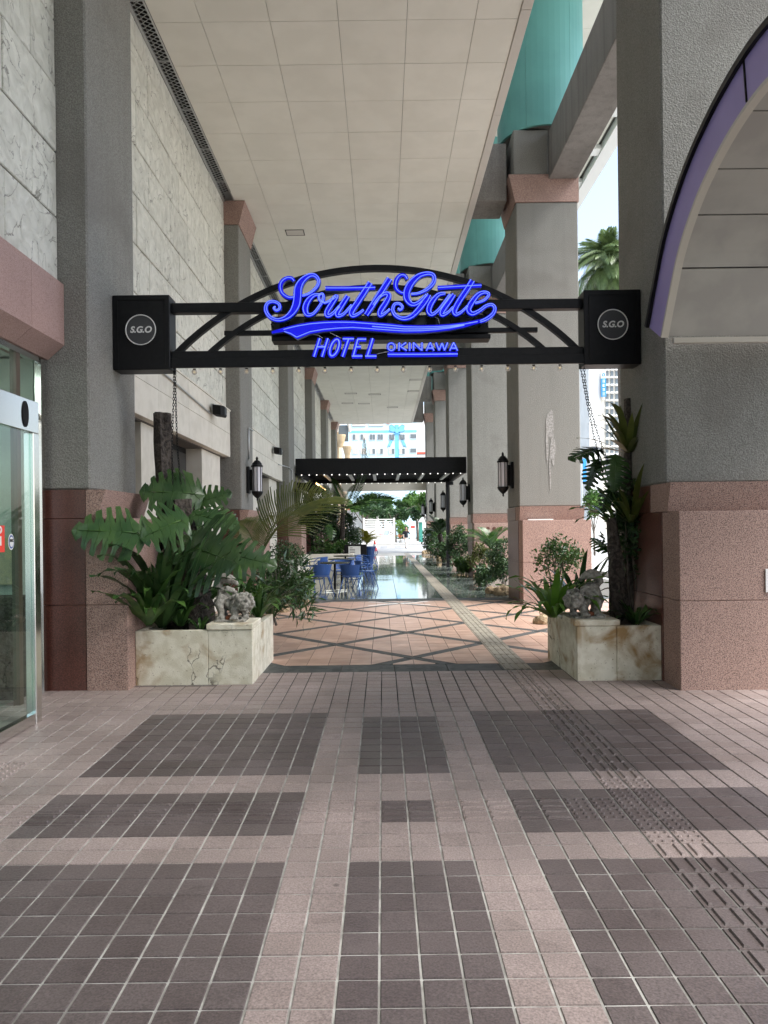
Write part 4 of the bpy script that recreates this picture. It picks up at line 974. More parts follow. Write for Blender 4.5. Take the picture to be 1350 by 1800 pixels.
bx('ceiling_lamp', mat('shop_lamp', (.9, .9, .9), emit=(1, 1, .95), estr=1.8), s_shop, -5.6, -3.6, 4.2, 4.4, 3.19, 3.235); bx('ceiling_lamp', MATS['shop_lamp'], s_shop, -5.6, -3.6, 5.6, 5.8, 3.19, 3.235)

bx('mullion', mat('bronze_frame', (.10, .075, .055), rough=.35), s_shop, -3.34, -3.28, 6.55, 6.62, -.04, 3.2); bx('mullion', MATS['bronze_frame'], s_shop, -3.34, -3.28, 5.6, 5.66, -.04, 3.2); bx('inner_pane', M_GLASS, s_shop, -3.315, -3.305, 5.67, 6.54, .05, 2.6); bx('mat_edge', M_BLACKM, s_shop, -3.9, -3.36, 5.0, 6.95, -.029, -.015)
bx('poster', mat('poster_tan', (.45, .36, .22), (.3, .26, .2), scale=6, rough=.7), s_shop, -3.75, -3.5, 6.97, 6.995, 1.05, 1.5); bx('wall_cabinet', M_BARK, s_shop, -3.95, -3.40, 6.75, 6.998, -.02, .95, ch=.01)
# ================================================================= PLANT HELPERS
def monstera_mesh(name, seed, m, slit=.30, lobes=7):
    "flat-lying leaf, midrib along +y from the stalk (0,0) to the tip (0,1); real lobes with open slits"
    r = random.Random(seed); mb = MB()
    def half(t):            # half width along the midrib, t in [-.22, 1]
        u = (t + .22) / 1.22
        return .52 * (math.sin(math.pi * min(1, u ** .72)) ** .62) * (1 - .12 * u)
    def pt(s, t, sd):
        w = half(max(-.22, min(1, t))); x = sd * w * s; y = t + .17 * s * (1 - max(t, 0)) * (1 if t > 0 else .3)
        z = -.20 * (s ** 2) * w * 1.7 + .10 * s * w - .16 * max(t, 0) ** 2 + .012 * math.sin(9 * t + sd)
        return Vector((x, y, z))
    for sd in (-1, 1):
        ed = np.linspace(-.22, 1, lobes + 1)
        for k in range(lobes):
            t0, t1 = ed[k], ed[k + 1]; cut = .26 + .2 * r.random() if 0 < k < lobes - 1 else .55
            g0 = slit * (t1 - t0) * (.7 + .6 * r.random()) * .5; g1 = slit * (t1 - t0) * (.7 + .6 * r.random()) * .5
            if k == 0: g0 = 0
            if k == lobes - 1: g1 = 0
            rows = []
            for s in (0, .2, cut, cut + .02, .62, .8, .93, 1):
                a = 0 if s <= cut else min(1, (s - cut) / .2)
                e = 0 if s < .9 else (s - .9) * .22 * (t1 - t0) * 4
                base0, base1 = (t0 if t0 > 0 else t0 * s if s < .25 else t0), t1
                lo, hi = t0 + g0 * a + e * .6, t1 - g1 * a - e * .6
                if s == 0: lo, hi = max(lo, 0), max(hi, 0)
                rows.append([pt(s, lo, sd), pt(s, (lo + hi) / 2, sd), pt(s, hi, sd)])
            b = len(mb.v)
            for rw in rows: mb.v += rw
            for i in range(len(rows) - 1):
                for j in range(2):
                    f = (b + 3 * i + j, b + 3 * i + j + 1, b + 3 * i + j + 4, b + 3 * i + j + 3); mb.f.append(f if sd > 0 else f[::-1]); mb.mi.append(0)
    for sd in (-1, 1):                                     # pale side veins
        for k in range(lobes):
            tm = (ed[k] + ed[k + 1]) / 2
            mb.tube([pt(s, max(tm, 0) if s == 0 else tm, sd) + Vector((0, 0, .004)) for s in (0, .3, .6, .85)], [.006, .005, .004, .002], 3, mi=1)
    mb.tube([pt(0, t, 1) + Vector((0, 0, .004)) for t in np.linspace(0, .97, 6)], [.014, .012, .010, .008, .006, .003], 4, mi=1)
    me = mesh_from(name, mb.v, mb.f, [m, M_LEAFM], True); me.polygons.foreach_set('material_index', mb.mi); return me
MON = [monstera_mesh('leaf', s, M_LEAFD, sl, nl_) for s, sl, nl_ in ((1, .44, 7), (2, .48, 6), (3, .40, 7))]
def basis(base, tip, nrm):
    "matrix placing a unit leaf from base to tip with its upper face towards nrm"
    base, tip = Vector(base), Vector(tip); y = tip - base; l = y.length; y.normalize(); n = Vector(nrm); x = y.cross(n)
    if x.length < 1e-4: x = y.orthogonal()
    x.normalize(); z = x.cross(y); M = Matrix((x, y, z)).transposed().to_4x4(); return Matrix.Translation(base), M, l
def place_leaf(parent, me, base, tip, nrm, wide=1.0, name='leaf'):
    T, M, l = basis(base, tip, nrm); o = put(name, me, parent)
    o.matrix_local = Matrix.Translation(Vector(base) - ORG[parent.name]) @ M @ Matrix.Diagonal((l * wide, l, l, 1)); return o
def stem(parent, a, b, r0=.012, r1=.007, sag=.08, m=None, name='stem'):
    a, b = Vector(a), Vector(b); mid = (a + b) / 2 + Vector((0, 0, sag)); pts = [a + (mid - a) * 2 * t * (1 - t) + (b - a) * t * t if False else (a * (1 - t) ** 2 + mid * 2 * t * (1 - t) + b * t * t) for t in np.linspace(0, 1, 9)]
    return MB().tube(pts, list(np.linspace(r0, r1, 9)), 6).build(name, m or M_LEAFM, parent, smooth=True)
def strap_mesh(name, L, W_, arch, m, wav=.012, n=12, seed=0, tipsharp=1.0, fold=.18):
    "strap leaf along +y rising then bending over; wavy edge, V-folded"
    r = random.Random(seed); mb = MB(); rows = []; y = z = 0; a = R(82) - 0; ph = r.random() * 6
    for i in range(n + 1):
        t = i / n; w = W_ * (math.sin(math.pi * min(1, t * .93 + .07)) ** .7) * (1 if t < .75 else 1) + .004
        if t > .8: w *= max(.05, (1 - t) / .2) ** (.6 * tipsharp)
        wv = wav * math.sin(t * 17 + ph); ang = R(80) - arch * t * t * 1.1
        rows.append([(-w, y, z + fold * w + wv), (-w * .5, y, z + fold * .3 * w), (0, y, z), (w * .5, y, z + fold * .3 * w), (w, y, z + fold * w - wv)])
        y += math.cos(ang) * L / n; z += math.sin(ang) * L / n
    # thickness direction kept simple: rows are offset along the local normal
    for i, rw in enumerate(rows):
        for p in rw: mb.v.append(Vector(p))
    for i in range(n):
        for j in range(4): mb.f.append((5 * i + j, 5 * i + j + 1, 5 * i + j + 6, 5 * i + j + 5)); mb.mi.append(0)
    return mesh_from(name, mb.v, mb.f, m, True)
def rosette(name, label, cat, c, n, L, W_, m, arch=(R(20), R(95)), group=None, az=(0, 2 * math.pi), seed=1, lean=(0, 0), wav=.012, nvar=4, zs=1.0, spread=.75):
    "plant of strap leaves springing from one crown; each leaf a part"
    r = random.Random(seed); t = thing(name, label, cat, tuple(c), group)
    ms = [strap_mesh('leaf', 1.0, W_ / L, arch[0] + (arch[1] - arch[0]) * k / max(1, nvar - 1), m, wav / L, seed=seed * 10 + k) for k in range(nvar)]
    for k in range(n):
        a = az[0] + (az[1] - az[0]) * (k + r.uniform(-.35, .35)) / n; s = L * r.uniform(.72, 1.12)
        o = put('leaf', r.choice(ms), t); o.rotation_euler = (-spread * r.random() ** .8 + lean[0], r.uniform(-.15, .15) + lean[1], a - math.pi / 2); o.scale = (s * r.uniform(.85, 1.15), s, s * zs)
        o.location = (.03 * math.cos(a), .03 * math.sin(a), 0)
    return t
def frond_mesh(name, m, L=1.0, nl=26, ll=.42, droop=.5, vee=.35, seed=0, w=.016, arch=.35, m2=None):
    "pinnate frond along +y; rachis arches over, leaflets hang off both sides"
    r = random.Random(seed); mb = MB(); pts = [Vector((0, L * t * (1 - .12 * arch * t), arch * L * (t * .9 - t * t * 1.25))) for t in np.linspace(0, 1, 14)]
    mb.tube(pts, list(np.linspace(.012, .003, 14)), 5, mi=1)
    for i in range(nl):
        t = .14 + .86 * i / (nl - 1); k = min(12, int(t * 13)); f = t * 13 - k; p = pts[k].lerp(pts[k + 1], f); d = (pts[k + 1] - pts[k]).normalized()
        l = ll * L * (math.sin(math.pi * (.22 + .72 * t)) ** .8) * r.uniform(.9, 1.08)
        for sd in (-1, 1):
            out = (Vector((sd, 0, 0)) * (1 - .55 * t) + d * (.45 + .8 * t) + Vector((0, 0, vee))).normalized()
            q1 = p + out * l * .5; q2 = p + out * l * .85 + Vector((0, 0, -droop * l * .22)); q3 = p + out * l - Vector((0, 0, droop * l * .5))
            nn = out.cross(Vector((0, 0, 1))).normalized() * w * L
            b = len(mb.v); mb.v += [p - nn * .4, p + nn * .4, q1 - nn, q1 + nn, q2 - nn * .7, q2 + nn * .7, q3]
            fs = [(b, b + 1, b + 3, b + 2), (b + 2, b + 3, b + 5, b + 4), (b + 4, b + 5, b + 6)]; mb.f += fs; mb.mi += [0] * 3
    me = mesh_from(name, mb.v, mb.f, [m, m2 or m], False); me.polygons.foreach_set('material_index', mb.mi); return me
def leaf_cloud(blobs, n, size, seed=0, asp=.5, droop=0):
    "n small folded leaves spread through ellipsoid clumps -> (verts, faces)"
    g_ = np.random.default_rng(seed); bl = np.array([[*c, rx, ry, rz] for c, (rx, ry, rz) in blobs]); vol = (bl[:, 3] * bl[:, 4] * bl[:, 5]) ** .75; idx = g_.choice(len(bl), n, p=vol / vol.sum())
    d = g_.normal(size=(n, 3)); d /= np.linalg.norm(d, axis=1)[:, None]; rad = g_.random(n) ** .45
    c = bl[idx, :3] + d * rad[:, None] * bl[idx, 3:]
    a = g_.normal(size=(n, 3)) + d * .5; a[:, 2] -= droop; a /= np.linalg.norm(a, axis=1)[:, None]; h = g_.normal(size=(n, 3)) + np.array([0, 0, .6]); b = np.cross(a, h); b /= np.linalg.norm(b, axis=1)[:, None]
    s = size * g_.uniform(.6, 1.3, n)[:, None]; nrm = np.cross(a, b)
    v = np.stack([c, c + a * s * .5 + b * s * asp * .5 + nrm * s * .1, c + a * s, c + a * s * .5 - b * s * asp * .5 + nrm * s * .1], 1).reshape(-1, 3)
    f = [(4 * i, 4 * i + 1, 4 * i + 2, 4 * i + 3) for i in range(n)]
    return [Vector(q) for q in v], f
def clumps(c, r, k, rr, seed=0, flat=1.0):
    g_ = np.random.default_rng(seed); out = []
    for _ in range(k):
        d = g_.normal(size=3); d /= np.linalg.norm(d); q = np.array(c) + d * np.array(r) * g_.uniform(.45, .9); s = rr * g_.uniform(.7, 1.25); out.append((q, (s, s, s * flat)))
    return out
def bush(name, label, cat, c, r, n, size, m, seed=0, group=None, k=14, asp=.5, stems=5, base=None, cl=.42):
    t = thing(name, label, cat, tuple(base or (c[0], c[1], c[2] - r[2])), group)
    v, f = leaf_cloud(clumps(c, r, k, cl * min(r), seed), n, size, seed, asp); q = MB(); q.add(v, f); q.build('crown', m, t, kind='stuff')
    st = MB(); g_ = random.Random(seed)
    for _ in range(stems):
        e = Vector(c) + Vector((g_.uniform(-.6, .6) * r[0], g_.uniform(-.6, .6) * r[1], g_.uniform(-.1, .6) * r[2])); b0 = Vector(base or (c[0], c[1], c[2] - r[2])) + Vector((g_.uniform(-.1, .1), g_.uniform(-.1, .1), -.02))
        st.tube([b0, b0.lerp(e, .5) + Vector((g_.uniform(-.05, .05), 0, .05)), e], [.018, .012, .005], 5)
    st.build('stem', M_TRUNK, t); return t
def tree(label, base, h, cr, ncl, n, size, m, seed, group='trees beyond the street', trunk_r=.18, cz=None):
    t = thing('tree', label, 'tree', tuple(base), group); g_ = random.Random(seed); b = Vector(base); top = b + Vector((g_.uniform(-.3, .3), 0, h * .62))
    mb = MB(); mb.tube([b, b.lerp(top, .5) + Vector((g_.uniform(-.2, .2), 0, 0)), top], [trunk_r, trunk_r * .75, trunk_r * .4], 8)
    cc = b + Vector((0, 0, cz if cz else h * .72))
    for k in range(7):
        a = k * .9 + g_.random(); e = cc + Vector((math.cos(a) * cr[0] * .7, math.sin(a) * cr[1] * .7, g_.uniform(-.3, .5) * cr[2])); s0 = b.lerp(top, g_.uniform(.35, .95)); mb.tube([s0, s0.lerp(e, .55) + Vector((0, 0, .3)), e], [trunk_r * .42, trunk_r * .25, trunk_r * .08], 6)
    mb.build('trunk', M_TRUNK, t, smooth=True)
    v, f = leaf_cloud(clumps(cc, cr, ncl, .36 * min(cr), seed, .8), n, size, seed, .6); q = MB(); q.add(v, f); q.build('crown', m, t, kind='stuff'); return t
def rock(c, r, label=None, seed=0, group=None, m=None):
    g_ = random.Random(seed); mb = MB()
    for _ in range(5): mb.ball((c[0] + g_.uniform(-.5, .5) * r, c[1] + g_.uniform(-.4, .4) * r, c[2] + r * g_.uniform(.15, .45)), r * g_.uniform(.45, .65), 2)
    o = mb.build('rock', m or M_CORAL, None, label=label, cat='rock', group=group, loc=(c[0], c[1], c[2])); remesh(o, r * .09, r * .35, r * .35); return o
def log(a, b, r0, r1, label, bend=.05, seed=0, name='driftwood_log'):
    g_ = random.Random(seed); a, b = Vector(a), Vector(b); n = 16; k = 14; mb = MB(); vs = []; fs = []
    ax = (b - a).normalized(); u = ax.orthogonal().normalized(); w = ax.cross(u)
    for i in range(n + 1):
        t = i / n; p = a.lerp(b, t) + Vector((bend * math.sin(t * 4 + seed), bend * .5 * math.cos(t * 3), 0)); r = r0 + (r1 - r0) * t
        for j in range(k):
            th = 2 * math.pi * j / k; rr = r * (1 + .16 * math.sin(3 * th + seed + t * 2) + .09 * math.sin(5 * th + 7 * t + seed) + g_.uniform(-.05, .05)); vs.append(p + (u * math.cos(th) + w * math.sin(th)) * rr)
    for i in range(n):
        for j in range(k): fs.append((i * k + j, i * k + (j + 1) % k, (i + 1) * k + (j + 1) % k, (i + 1) * k + j))
    fs += [tuple(range(k))[::-1], tuple(n * k + j for j in range(k))]
    return mb.add(vs, fs).build(name, M_BARK, None, label=label, cat='log', loc=tuple(a))

# ================================================================= PLANTERS
def planter(x0, x1, y0, y1, cap, label):
    t = thing('planter', label, 'planter', ((x0 + x1) / 2, y0, fz(y0)), 'stone planters either side of the walkway'); h = .545; w = .07
    mid = x0 + (x1 - x0) * (.62 if cap[0] < 0 else .47)
    bx('front_slab', M_TRAV, t, x0, mid - .0015, y0, y0 + w, -.05, h, ch=.006); bx('front_slab', M_TRAV, t, mid + .0015, x1, y0 + .002, y0 + w, -.05, h - .002, ch=.006)
    if cap[0] < 0: bx('side_slab', M_TRAV, t, x1 - w, x1 + .004, y0 + w + .002, y1, -.05, h, ch=.006); bx('side_slab', M_TRAV, t, x0, x0 + w, y0 + w + .002, y1, -.05, h, ch=.006)
    else: bx('side_slab', M_TRAV, t, x0 - .004, x0 + w, y0 + w + .002, y1, -.05, h, ch=.006); bx('side_slab', M_TRAV, t, x1 - w, x1, y0 + w + .002, y1, -.05, h, ch=.006)
    bx('back_slab', M_TRAV, t, x0 + w, x1 - w, y1 - w, y1 - .002, -.05, h - .004)
    bx('cap_slab', M_TRAV, t, cap[0], cap[1], y0 - .012, y0 + .50, h + .002, h + .062, ch=.008)
    so = MB(); nx, ny = 12, 12; vs = [(x0 + w + (x1 - x0 - 2 * w) * i / nx, y0 + w + (y1 - y0 - 2 * w) * j / ny, h - .07 + random.uniform(-.02, .03)) for j in range(ny + 1) for i in range(nx + 1)]
    so.add(vs, [(j * (nx + 1) + i, j * (nx + 1) + i + 1, (j + 1) * (nx + 1) + i + 1, (j + 1) * (nx + 1) + i) for j in range(ny) for i in range(nx)]); so.build('soil', M_SOIL, t, smooth=True)
planter(-2.493, -1.32, 7.30, 8.66, (-1.78, -1.312), 'weathered cream stone planter on the left, cracked and rust stained')
planter(1.93, 2.775, 7.28, 8.57, (1.905, 2.36), 'weathered cream stone planter on the right against the dark pillar')

# guardian lion statues
def lion(c, s, label):
    "crouching guardian lion: s=+1 looks right. c = centre of the plinth on the slab"
    cx, cy, cz = c; mb = MB(); g_ = random.Random(4 + s)
    def B_(x, y, z, r, sq=(1, 1, 1)): mb.ball((cx + s * x, cy + y, cz + z), r, 2, sq=sq)
    def T_(pts, rs): mb.tube([(cx + s * a, cy + b, cz + d) for a, b, d in pts], rs, 10)
    B_(-.06, .05, .235, .088, (1.1, .9, 1)); B_(-.09, .06, .275, .075); B_(.0, .02, .185, .085, (1.2, .9, .9)); B_(.05, -.02, .15, .085)
    T_([(-.09, .0, .25), (-.125, -.05, .17), (-.10, -.055, .09), (-.105, -.06, .045)], [.062, .05, .036, .032]); T_([(-.09, .10, .25), (-.12, .11, .16), (-.11, .10, .05)], [.06, .045, .033])
    B_(-.09, -.085, .05, .040, (1.0, 1.25, .7)); B_(-.10, .09, .05, .038)
    T_([(.06, -.03, .16), (.045, -.10, .10), (.06, -.13, .05)], [.06, .042, .036]); T_([(.09, .05, .15), (.13, .02, .09), (.14, -.02, .05)], [.055, .04, .034]); B_(.055, -.15, .045, .042, (1.1, 1.2, .7)); B_(.145, -.05, .045, .040, (1, 1.2, .7))
    for k in range(4):
        B_(.022 + .022 * k, -.19, .040, .014); B_(-.125 + .021 * k, -.125, .042, .013); B_(.118 + .02 * k, -.09, .040, .013)
    hx, hy, hz = .125, -.075, .185
    B_(hx, hy, hz, .088, (1, .95, .95)); B_(hx + .02, hy - .07, hz - .02, .05, (1.15, .9, .7)); B_(hx + .022, hy - .075, hz - .06, .040, (1.1, .9, .45)); B_(hx + .025, hy - .105, hz + .005, .022, (1.3, .8, .8))
    for e in (-1, 1): B_(hx + .015 + .036 * e, hy - .075, hz + .035, .019); B_(hx + .01 + .07 * e, hy - .0, hz + .075, .026, (.8, .6, 1.2))
    for k in range(60):                                   # curled mane
        a, b = g_.uniform(0, 2 * math.pi), g_.uniform(-.35, 1.3); r = .092
        y = hy + r * .55 + g_.uniform(-.05, .03); B_(hx + r * 1.05 * math.cos(a), y, hz + r * math.sin(a), g_.uniform(.016, .026))
    for k in range(34): a = g_.uniform(0, 6.3); B_(.03 + .075 * math.cos(a), -.03 + g_.uniform(-.05, .06), .18 + .07 * math.sin(a), g_.uniform(.014, .022))
    T_([(-.12, .09, .30), (-.17, .09, .36), (-.14, .09, .42), (-.07, .08, .43), (-.0, .08, .41), (.05, .08, .37)], [.03, .045, .055, .05, .038, .012])   # swept tail
    for k in range(9): t_ = k / 8; B_(-.17 + .2 * t_, .07, .41 + .06 * math.sin(math.pi * t_) - .02 * t_, .022, (1, 1, 1.6))
    T_([(-.10, .06, .29), (-.05, .03, .33), (-.0, .02, .31), (.0, .02, .26)], [.03, .035, .032, .02])
    for k in range(5): B_(-.055 + .022 * k, -.0, .30 + .012 * math.sin(k), .028)
    mb.box(cx - .155, cx + .155, cy - .155, cy + .12, cz - .004, cz + .022)
    o = mb.build('guardian_lion', M_STONEL, None, label=label, cat='statue', group='carved guardian lions on the planters', loc=c); remesh(o, .0065, .012, .03)
    return o
lion((-1.575, 7.57, .607), 1, 'grey carved stone guardian lion crouching on the left planter, tail raised')
lion((2.10, 7.55, .607), -1, 'grey carved stone guardian lion on the right planter, in the shade')
for c, lb in (((-1.575, 7.52, .609), 'left'), ((2.10, 7.50, .609), 'right')):
    MB().box(c[0] - .05, c[0] + .06, c[1] - .05, c[1] + .06, .612, .665, ch=.01).build('clay_block', M_BRICKR, None, label='small reddish clay block under the %s guardian lion' % lb, cat='block')
# driftwood
log(P(300, 1110, 8.25), P(288, 727, 8.25), .12, .10, 'tall dark driftwood post standing in the left planter', .02, 1)
log(P(348, 1110, 7.85), P(322, 880, 8.0), .165, .11, 'thick dark leaning trunk beside the left stone lion', .02, 2)
log(P(1118, 1100, 8.15), P(1106, 702, 8.2), .09, .075, 'tall black driftwood post carrying ferns in the right planter', .02, 3)
log(P(1094, 1095, 7.75), P(1071, 911, 7.85), .105, .05, 'grey leaning driftwood trunk behind the right stone lion', .015, 4)

# ---- left monstera
mn = thing('monstera_plant', 'large monstera with split leaves growing in the left planter', 'plant', tuple(P(330, 1095, 7.9)))
LV = [((240, 937), (124, 926), 7.03, 6.88, (.1, -.92, .4), 1.00, 0), ((318, 915), (246, 942), 7.10, 6.95, (.0, -.93, .38), 1.50, 1), ((342, 868), (246, 858), 8.0, 7.8, (-.05, -.9, .42), 1.19, 2),
      ((340, 962), (412, 985), 7.45, 7.25, (.1, -.95, .3), 1.88, 0), ((345, 905), (418, 918), 7.9, 7.8, (.3, -.8, .5), 0.94, 1), ((395, 972), (486, 990), 7.8, 7.75, (.05, -.88, .45), 0.90, 2), ((345, 885), (405, 862), 8.1, 8.1, (.0, -.9, .4), 1.00, 0),
      ((292, 852), (318, 828), 8.1, 8.2, (0, -.85, .5), 1.50, 2), ((360, 940), (300, 985), 7.6, 7.4, (0, -.95, .3), 1.00, 1), ((330, 925), (300, 880), 8.0, 8.1, (0, -.9, .4), 1.12, 2), ((385, 905), (420, 930), 8.0, 8.0, (.1, -.8, .5), 1.12, 0)]
ctr = P(335, 960, 8.0)
for (b, e, yb_, ye, nr, wd, k) in LV:
    B0, E0 = P(*b, yb_), P(*e, ye); place_leaf(mn, MON[k], B0, E0, nr, wd); stem(mn, ctr + Vector((random.uniform(-.1, .1), .1, random.uniform(-.5, -.1))), B0 + (E0 - B0) * .02, sag=.10)
# ---- left bird's-nest fern: many long upright straps
rosette('birds_nest_fern', "bird's-nest fern with tall wavy leaves in the left planter", 'fern', P(285, 1103, 7.58), 50, 1.25, .038, M_LEAFD, (R(0), R(75)), seed=3, wav=.016, spread=.6, az=(R(-112), R(105)))
rosette('birds_nest_fern', "bird's-nest fern with a few long leaves arching towards the granite, left planter", 'fern', P(262, 1098, 7.37), 15, .80, .036, M_LEAFM, (R(40), R(110)), az=(R(246), R(335)), seed=5, wav=.02, spread=.75)
rosette('birds_nest_fern', "low bright fern leaves beside the leaning trunk, left planter", 'fern', P(318, 1100, 7.60), 14, .55, .03, M_LEAFM, (R(30), R(100)), seed=6)
rosette('birds_nest_fern', 'small young fern at the front of the left planter, against the cap slab', 'fern', P(352, 1106, 7.45), 7, .20, .02, M_LEAFM, (R(30), R(90)), seed=8)
rosette('birds_nest_fern', 'tall fern growing behind the thick leaning trunk, left planter', 'fern', P(345, 1095, 8.2), 26, 1.0, .034, M_LEAFM, (R(0), R(80)), seed=7, spread=.6)
rosette('fern', 'dark arching fern behind the left stone lion', 'fern', P(425, 1075, 8.15), 24, .62, .024, M_LEAFM, (R(45), R(115)), seed=9)
rosette('birds_nest_fern', 'spreading fern with drooping leaves at the corner of the left planter', 'fern', P(455, 1085, 8.3), 30, .62, .02, M_LEAFM, (R(55), R(125)), seed=10)
bush('leafy_shrub', 'narrow leaved shrub spilling past the left planter towards the chairs', 'shrub', P(490, 1040, 9.6), (.55, .5, .42), 900, .17, M_LEAFD, 11, k=16, asp=.16, base=tuple(P(480, 1095, 9.4)))
bush('leafy_shrub', 'fine twiggy shrub in front of the third left pillar', 'shrub', P(507, 1005, 14.0), (.5, .45, .5), 2600, .065, M_BUSH, 12, k=22, base=(P(505, 1060, 14).x, 14, 0))
bush('leafy_shrub', 'bright green low plant behind the coral rocks on the left', 'shrub', P(530, 1030, 14.3), (.22, .25, .22), 420, .13, M_LEAFB, 13, k=8, asp=.35, base=(P(525, 1060, 14.3).x, 14.3, 0))
rosette('fern', 'low dark fern between the left planter and the coral rocks', 'fern', P(478, 1085, 9.0), 34, .68, .014, M_LEAFD, (R(60), R(125)), seed=14)
rock((P(522, 1050, 14.6).x, 14.6, 0), .20, 'pale coral rock left of the blue chairs', 1, 'coral rocks by the left planting bed'); rock((P(540, 1045, 15.0).x, 15.1, 0), .15, 'smaller pale coral rock nearest the blue chairs', 2, 'coral rocks by the left planting bed'); rock((P(497, 1060, 13.6).x, 13.7, 0), .16, 'pale coral rock half under the low fern', 3, 'coral rocks by the left planting bed')
# ---- areca palm with big yellow green frond
FR = [frond_mesh('frond', M_LEAFO, 1, 38, .55, .6, .25, s, .0085, .5, M_LEAFO) for s in (1, 2)]
ap = thing('areca_palm', 'feathery palm with a long yellow green frond arching over the shrubs', 'palm', tuple(P(452, 1075, 11)))
for b, e, y0, y1, nr, wd, k in (((462, 968), (575, 850), 11, 11.4, (-.35, -.75, .55), 1.25, 0), ((455, 985), (420, 900), 11.2, 11.8, (.2, -.5, .8), .9, 1), ((462, 985), (510, 880), 11.3, 12.2, (-.5, -.4, .7), .8, 1)):
    place_leaf(ap, FR[k], P(*b, y0), P(*e, y1), nr, wd, 'frond'); stem(ap, P(452, 1078, 11), P(*b, y0), .02, .012, .0, M_TRUNK)

# ---- right planter
mn = thing('monstera_plant', 'dark monstera hanging on the right driftwood post', 'plant', tuple(P(1090, 950, 8.0)))
for (b, e, yb_, ye, nr, wd, k) in (((1082, 808), (1083, 862), 7.85, 7.75, (.0, -.95, .25), 1.05, 2), ((1050, 790), (1003, 800), 7.9, 7.7, (.1, -.6, .8), .75, 1), ((1048, 815), (1033, 860), 7.95, 7.9, (-.1, -.9, .3), .75, 0), ((1075, 860), (1062, 900), 8.0, 7.95, (.1, -.9, .3), .8, 1), ((1066, 965), (1040, 940), 8.1, 8.3, (0, -.7, .6), .8, 2)):
    B0, E0 = P(*b, yb_), P(*e, ye); place_leaf(mn, MON[k], B0, E0, nr, wd); stem(mn, P(1095, 930, 8.05), B0, sag=.12)
rosette('birds_nest_fern', "upper bird's-nest fern high on the right driftwood post", 'fern', P(1104, 795, 8.04), 30, .64, .036, M_LEAFO, (R(5), R(75)), seed=21, wav=.006, spread=1.2)
rosette('birds_nest_fern', "lower bird's-nest fern on the right driftwood post", 'fern', P(1110, 918, 7.9), 22, .62, .036, M_LEAFO, (R(5), R(60)), seed=22, wav=.006, spread=1.1)
rosette('birds_nest_fern', 'fern with long leaves reaching left from the middle of the right post', 'fern', P(1085, 930, 7.9), 9, .55, .03, M_LEAFM, (R(55), R(110)), az=(R(120), R(215)), seed=23)
rosette('birds_nest_fern', "bright bird's-nest fern spilling over the left corner of the right planter", 'fern', P(972, 1085, 7.85), 38, .68, .030, M_LEAFB, (R(20), R(115)), seed=24, wav=.012, spread=.95)
rosette('birds_nest_fern', 'dark long leaved fern behind the right stone lion', 'fern', P(1020, 1070, 8.2), 24, .72, .032, M_LEAFD, (R(15), R(95)), seed=25)
rosette('birds_nest_fern', 'small glossy fern at the foot of the right driftwood trunk', 'fern', P(1118, 1098, 7.55), 16, .36, .026, M_LEAFM, (R(30), R(105)), seed=26)
bush('climbing_plant', 'dark creeper clinging to the tall right driftwood post', 'plant', P(1108, 930, 8.05), (.17, .15, .75), 900, .10, M_BUSH, 28, k=22, asp=.4, cl=1.0, base=tuple(P(1115, 1095, 8.05)))
bush('bonsai_bush', 'small leaved bush in front of the second right pillar', 'shrub', P(985, 980, 9.6), (.34, .3, .30), 1500, .05, M_LEAFM, 27, k=16, base=tuple(P(985, 1075, 9.6)))
rock((P(960, 1070, 11.5).x, 11.6, 0), .2, 'coral rock half hidden behind the right planter ferns', 7)
# ================================================================= LANTERNS, SPEAKERS, CONDUITS
def lantern(c, s, label):
    "wall lantern on a pillar flank; s=+1: wall to the left of it"
    cx, cy, cz = c; t = thing('wall_lantern', label, 'lantern', (cx, cy, cz - .36), 'black wall lanterns on the pillars'); r = .115
    bx('back_plate', M_BLACK, t, *(sorted((cx - s * .21, cx - s * .155))), cy - .10, cy + .10, cz - .30, cz + .26, ch=.006)
    bx('bracket', M_BLACK, t, *(sorted((cx - s * .16, cx - s * .08))), cy - .03, cy + .03, cz - .24, cz + .20)
    MB().lathe((cx, cy, cz), [(.125, .255), (.125, .285), (.105, .30), (.10, .33), (.055, .385), (.03, .395), (.022, .42), (.03, .435), (.02, .455), (.004, .48)], 14).build('cap', M_BLACK, t, smooth=False)
    MB().lathe((cx, cy, cz), [(.006, -.47), (.022, -.44), (.014, -.42), (.03, -.40), (.06, -.375), (.10, -.33), (.122, -.285), (.122, -.26)], 14).build('finial', M_BLACK, t)
    MB().lathe((cx, cy, cz), [(.098, -.258), (.098, .253)], 14).build('glass', M_LAMPG, t)
    for k in range(8):
        a = k * math.pi / 4 + .2; MB().bar((cx + .103 * math.cos(a), cy + .103 * math.sin(a), cz - .258), (cx + .103 * math.cos(a), cy + .103 * math.sin(a), cz + .253), .012, .012, up=(math.cos(a), math.sin(a), 0)).build('glazing_bar', M_BLACK, t)
lantern((XL + .215, ZI[1] + .62, 2.62), 1, 'black wall lantern with white glass on the second left pillar')
for i, nm in ((1, 'second'), (2, 'third'), (3, 'fourth'), (4, 'fifth'), (5, 'last')):
    lantern((XR - .215, ZI[i] + .68, 2.66), -1, 'black wall lantern with white glass on the %s right pillar' % nm)
